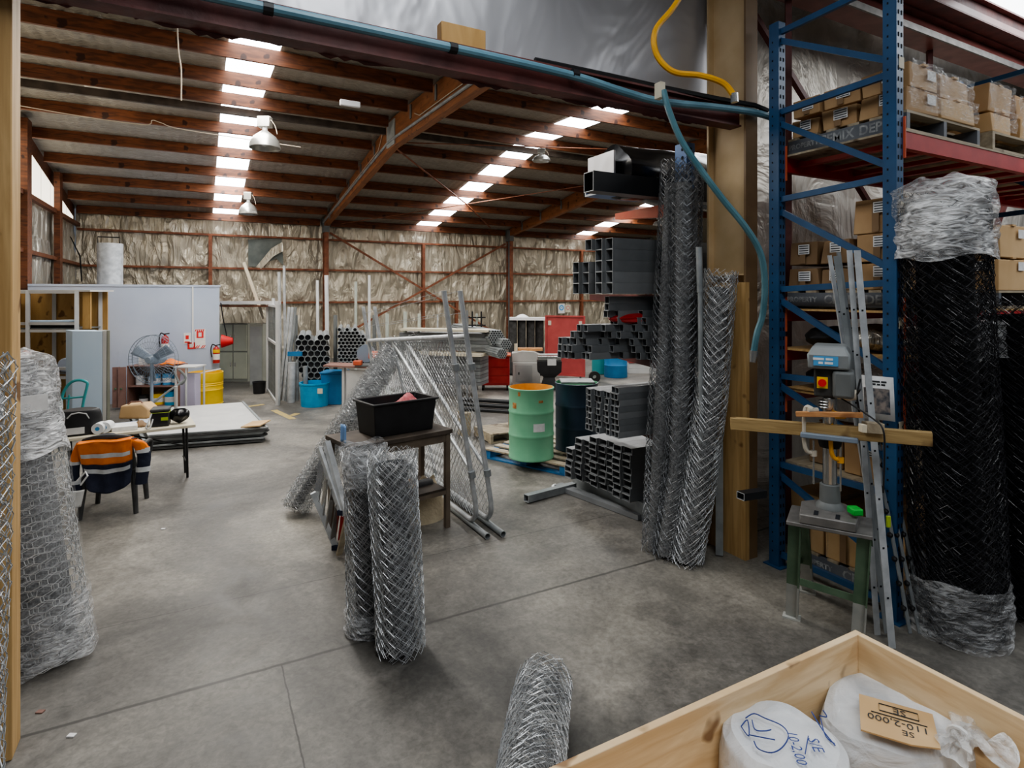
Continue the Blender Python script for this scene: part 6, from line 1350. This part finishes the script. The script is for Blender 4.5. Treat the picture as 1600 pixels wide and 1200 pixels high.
for k in range(4):
    px = 795+14*k; a, b = at2(px,15.9), at2(px+12.5,15.8)
    t = thing('black_locker', (a+b)/2, 'tall black cabinet left of the red screen, %s from the left' % ORD[k], 'cabinet', 'black cabinets')
    MB().prism([a,b,b+VV*.4,a+VV*.4], (0,0,1.5)).build('carcass', M['black'], t, bevel=.008); MB().prism([a+RR*.02-VV*.015+UP*.05, b-RR*.02-VV*.015+UP*.05, b-RR*.02-VV*.001+UP*.05, a+RR*.02-VV*.001+UP*.05], (0,0,1.4)).build('door', M['dustyblack'], t)
tag(MB().prism([at2(796,15.75,1.505), at2(855,15.6,1.505), at2(855,16,1.505), at2(796,16.2,1.505)], (0,0,.07)).build('top_sheet', M['white']), 'white sheet lying across the tops of the black cabinets', 'sheet')
tag(MB().grid(lambda u, v: at2(812,15.9,1.58)+RR*(.35*(u-.3))+VV*(.3*v)+UP*(.08*math.sin(3.1*u)*math.sin(3.1*v)), 10, 8).build('white_bag', M['white']), 'crumpled white bag on top of the black cabinets', 'bag')
wsg = atY(877,482,YB-.2); t = tag(MB().box(wsg.x-.16, wsg.x+.16, YB-.22, YB-.2, wsg.z-.2, wsg.z+.2).build('safety_sign', M['paper']), 'blue and white safety sign on the back wall above the red screen', 'sign')
MB().lathe((wsg.x, YB-.222, wsg.z+.03), [(0,0),(.12,0)], 20, axis=-AY).build('blue_disc', M['signblue'], t); MB().lathe((wsg.x, YB-.224, wsg.z+.03), [(.03,0),(.06,0)], 14, axis=-AY).build('white_mark', M['paper'], t)
wsg = atY(887,482,YB-.2); t = tag(MB().box(wsg.x-.13, wsg.x+.13, YB-.22, YB-.2, wsg.z-.16, wsg.z+.16).build('safety_sign', M['cream']), 'pale round-marked sign right of the blue safety sign', 'sign'); MB().lathe((wsg.x, YB-.222, wsg.z+.03), [(.06,0),(.09,0)], 20, axis=-AY).build('red_ring', M['redrag'], t)
# far right clutter seen between the tubes
p = at2(962,15.6); t = thing('blue_drum', p, 'blue drum standing far back below the tube rack', 'drum'); MB().lathe(p, [(0,0),(.30,0),(.31,.02),(.3,.3),(.31,.32),(.3,.34),(.3,.62),(.31,.64),(.3,.66),(.3,.92),(.28,.93),(0,.93)], 26).build('shell', M['binblue'], t); MB().obox(p-VV*.302+UP*.72, RR*.12, VV*.005, UP*.06).build('paper_label', M['cabblue'], t)
p = at2(937,16.2); tag(MB().lathe(p, [(0,0),(.2,0),(.22,.02),(.22,.8),(.2,.85),(0,.86)], 20).build('teal_drum', M['teal']), 'teal drum standing left of the far blue drum', 'drum')
p = at2(929,14.6,.14); tag(MB().lathe(p, [(.05,-.05),(.14,-.05),(.14,.05),(.05,.05)], 20, axis=VV).build('rubber_roller', M['cord_black']), 'small black wheel on the floor before the teal drum', 'wheel')
for k, (z, w) in enumerate(((.07,.5),(.215,.45),(.36,.5))): tag(MB().beam(at2(980,16.5,z), at2(1060,16.5,z), w, .14).build('timber_stack', M['greylight'] if k != 2 else M['redcabinet']), 'pallet load far back under the tube rack, %s layer' % ORD[k], 'load')
# ---------------------------------------------------------------- lamps and cords
def lamp(px, yt, yb, d, label, R_):
    c = P(px, yb, d); top = P(px, yt, d); h = (top.z-c.z); t = thing('high_bay_lamp', c, label, 'ceiling lamp')
    MB().lathe(c, [(R_,0),(R_*1.02,.01),(R_*.95,h*.2),(R_*.72,h*.36),(R_*.32,h*.5),(R_*.18,h*.55)], 28).build('reflector', M['lampshade'], t, solid=.006)
    MB().cyl(c+UP*h*.52, c+UP*h*.66, R_*.17, n=12).build('socket', M['white'], t); MB().obox(c+UP*h*.82, RR*R_*.42, VV*R_*.3, UP*h*.16).build('ballast_box', M['lampshade'], t, bevel=.006)
    MB().lathe(c+UP*h*.12, [(0,-.03),(R_*.3,0),(R_*.3,h*.2),(0,h*.3)], 14).build('bulb', M['white'], t)
    MB().tube(smooth([c+UP*h*.9+RR*R_*.4, c+UP*h*.7+RR*R_*.7, c+UP*h*.45+RR*R_*.85]), .008, 5).build('cable', M['rope'], t)
lamp(414,182,232,9.7,'nearer dome lamp hanging under the left bay rooflight',.24); lamp(388,300,335,15.4,'farther dome lamp hanging under the left bay rooflight',.23); lamp(846,232,252,13.4,'dome lamp hanging in the middle bay rooflight',.2); lamp(1031,338,352,17.5,'small dome lamp hanging in the right bay rooflight',.2)
tag(MB().tube(smooth([P(277,42,6.6), P(279,80,6.6), P(283,110,6.6), P(283,157,6.6)]), .008, 5).build('pull_cord', M['rope']), 'pale cord hanging straight down from the lintel at the left', 'cord')
tag(MB().tube(smooth([P(30,165,9.95), P(130,182,10.0), P(225,195,10.1), P(238,188,10.1), P(252,192,10.1), P(290,203,10.2), P(470,230,10.4)]), .008, 5).build('lamp_cable', M['rope']), 'thin pale cable stapled along the purlin before the nearer lamp', 'cable')
tag(MB().obox(atX(547,162,1.9)*1, RR*.0+AX*.14, AY*.03, UP*.04).build('batten_tube', M['white'], bevel=.008), 'short white fitting fixed to a purlin of the left bay', 'fitting')
for k, (q0, q1) in enumerate((((428,641),(458,655)),((375,637),(412,632)),((455,650),(465,646)))):
    a, b = G(*q0), G(*q1); w = (b-a).normalized(); sd = Vector((-w.y,w.x,0))*.06
    tag(MB().quad(a-sd+UP*.003, b-sd+UP*.003, b+sd+UP*.003, a+sd+UP*.003).build('floor_marking', M['oldyellow'], flat=True), ('worn yellow floor line before the mesh store','yellow floor line in front of the lockers','short yellow mark by the blue tub')[k], 'floor marking')
for k, (x, y) in enumerate(((255,827),(63,1113),(112,1150))):
    tag(MB().obox(G(x,y)+UP*.004, RR*.018, VV*.012, UP*.003).build('litter', M['paper' if k != 1 else 'brownred']), ('tiny white scrap on the floor before the chair','brown leaf on the floor beside the pine post','white chip on the floor joint')[k], 'litter')
# ---------------------------------------------------------------- light
W = bpy.data.worlds.new('World'); bpy.context.scene.world = W; W.use_nodes = True
W.node_tree.nodes['Background'].inputs[0].default_value = (.80,.88,1,1); W.node_tree.nodes['Background'].inputs[1].default_value = WORLD
def area(name, loc, sx, sy, power, col=(1,1,1), rot=(0,0,0)):
    l = bpy.data.lights.new(name, 'AREA'); l.shape = 'RECTANGLE'; l.size = sx; l.size_y = sy; l.energy = power; l.color = col
    o = bpy.data.objects.new(name, l); C.objects.link(o); o.location = loc; o.rotation_euler = rot; return o
area('daylight_left', (.76, 12, 5.2), .7, 15, P1*1.25, (1,.95,.87)); area('daylight_middle', (7.45, 12, 5.2), .7, 15, P1, (1,.95,.87)); area('daylight_right', (14.5, 12, 5.2), .7, 15, P1, (1,.95,.87))
area('daylight_near', (1.0, -.5, 5.6), 1.6, 6, P2, (1,.97,.92)); area('daylight_near', (7.9, -.2, 5.4), 2.6, 6, P2, (1,.97,.92))
area('rear_fill', (-2, -4.6, 2.2), 7, 3.6, P3, (1,.98,.95), (math.radians(-90), 0, math.radians(0)))  # fill lamp added behind the camera, no door modelled there
area('gable_light', (XL+.3, 13, 4.3), 12, .7, P4, (1,.94,.8), (0, math.radians(-72), math.radians(90))).rotation_euler = (0, math.radians(-60), 0)
# ---------------------------------------------------------------- camera
cam = bpy.data.cameras.new('Camera'); co2 = bpy.data.objects.new('Camera', cam); C.objects.link(co2)
co2.location = (0,0,H); co2.rotation_euler = (math.pi/2, 0, -TH); cam.sensor_width = 36; cam.lens = F/1600*36; cam.shift_y = -(600-HY)/1600; cam.clip_start = .05; cam.clip_end = 200
sc = bpy.context.scene; sc.camera = co2
sc.view_settings.view_transform = 'AgX'; sc.view_settings.look = 'AgX - Medium High Contrast'; sc.view_settings.exposure = EXPO
for o in C.objects:
    for k in ('_o',):
        if k in o: del o[k]
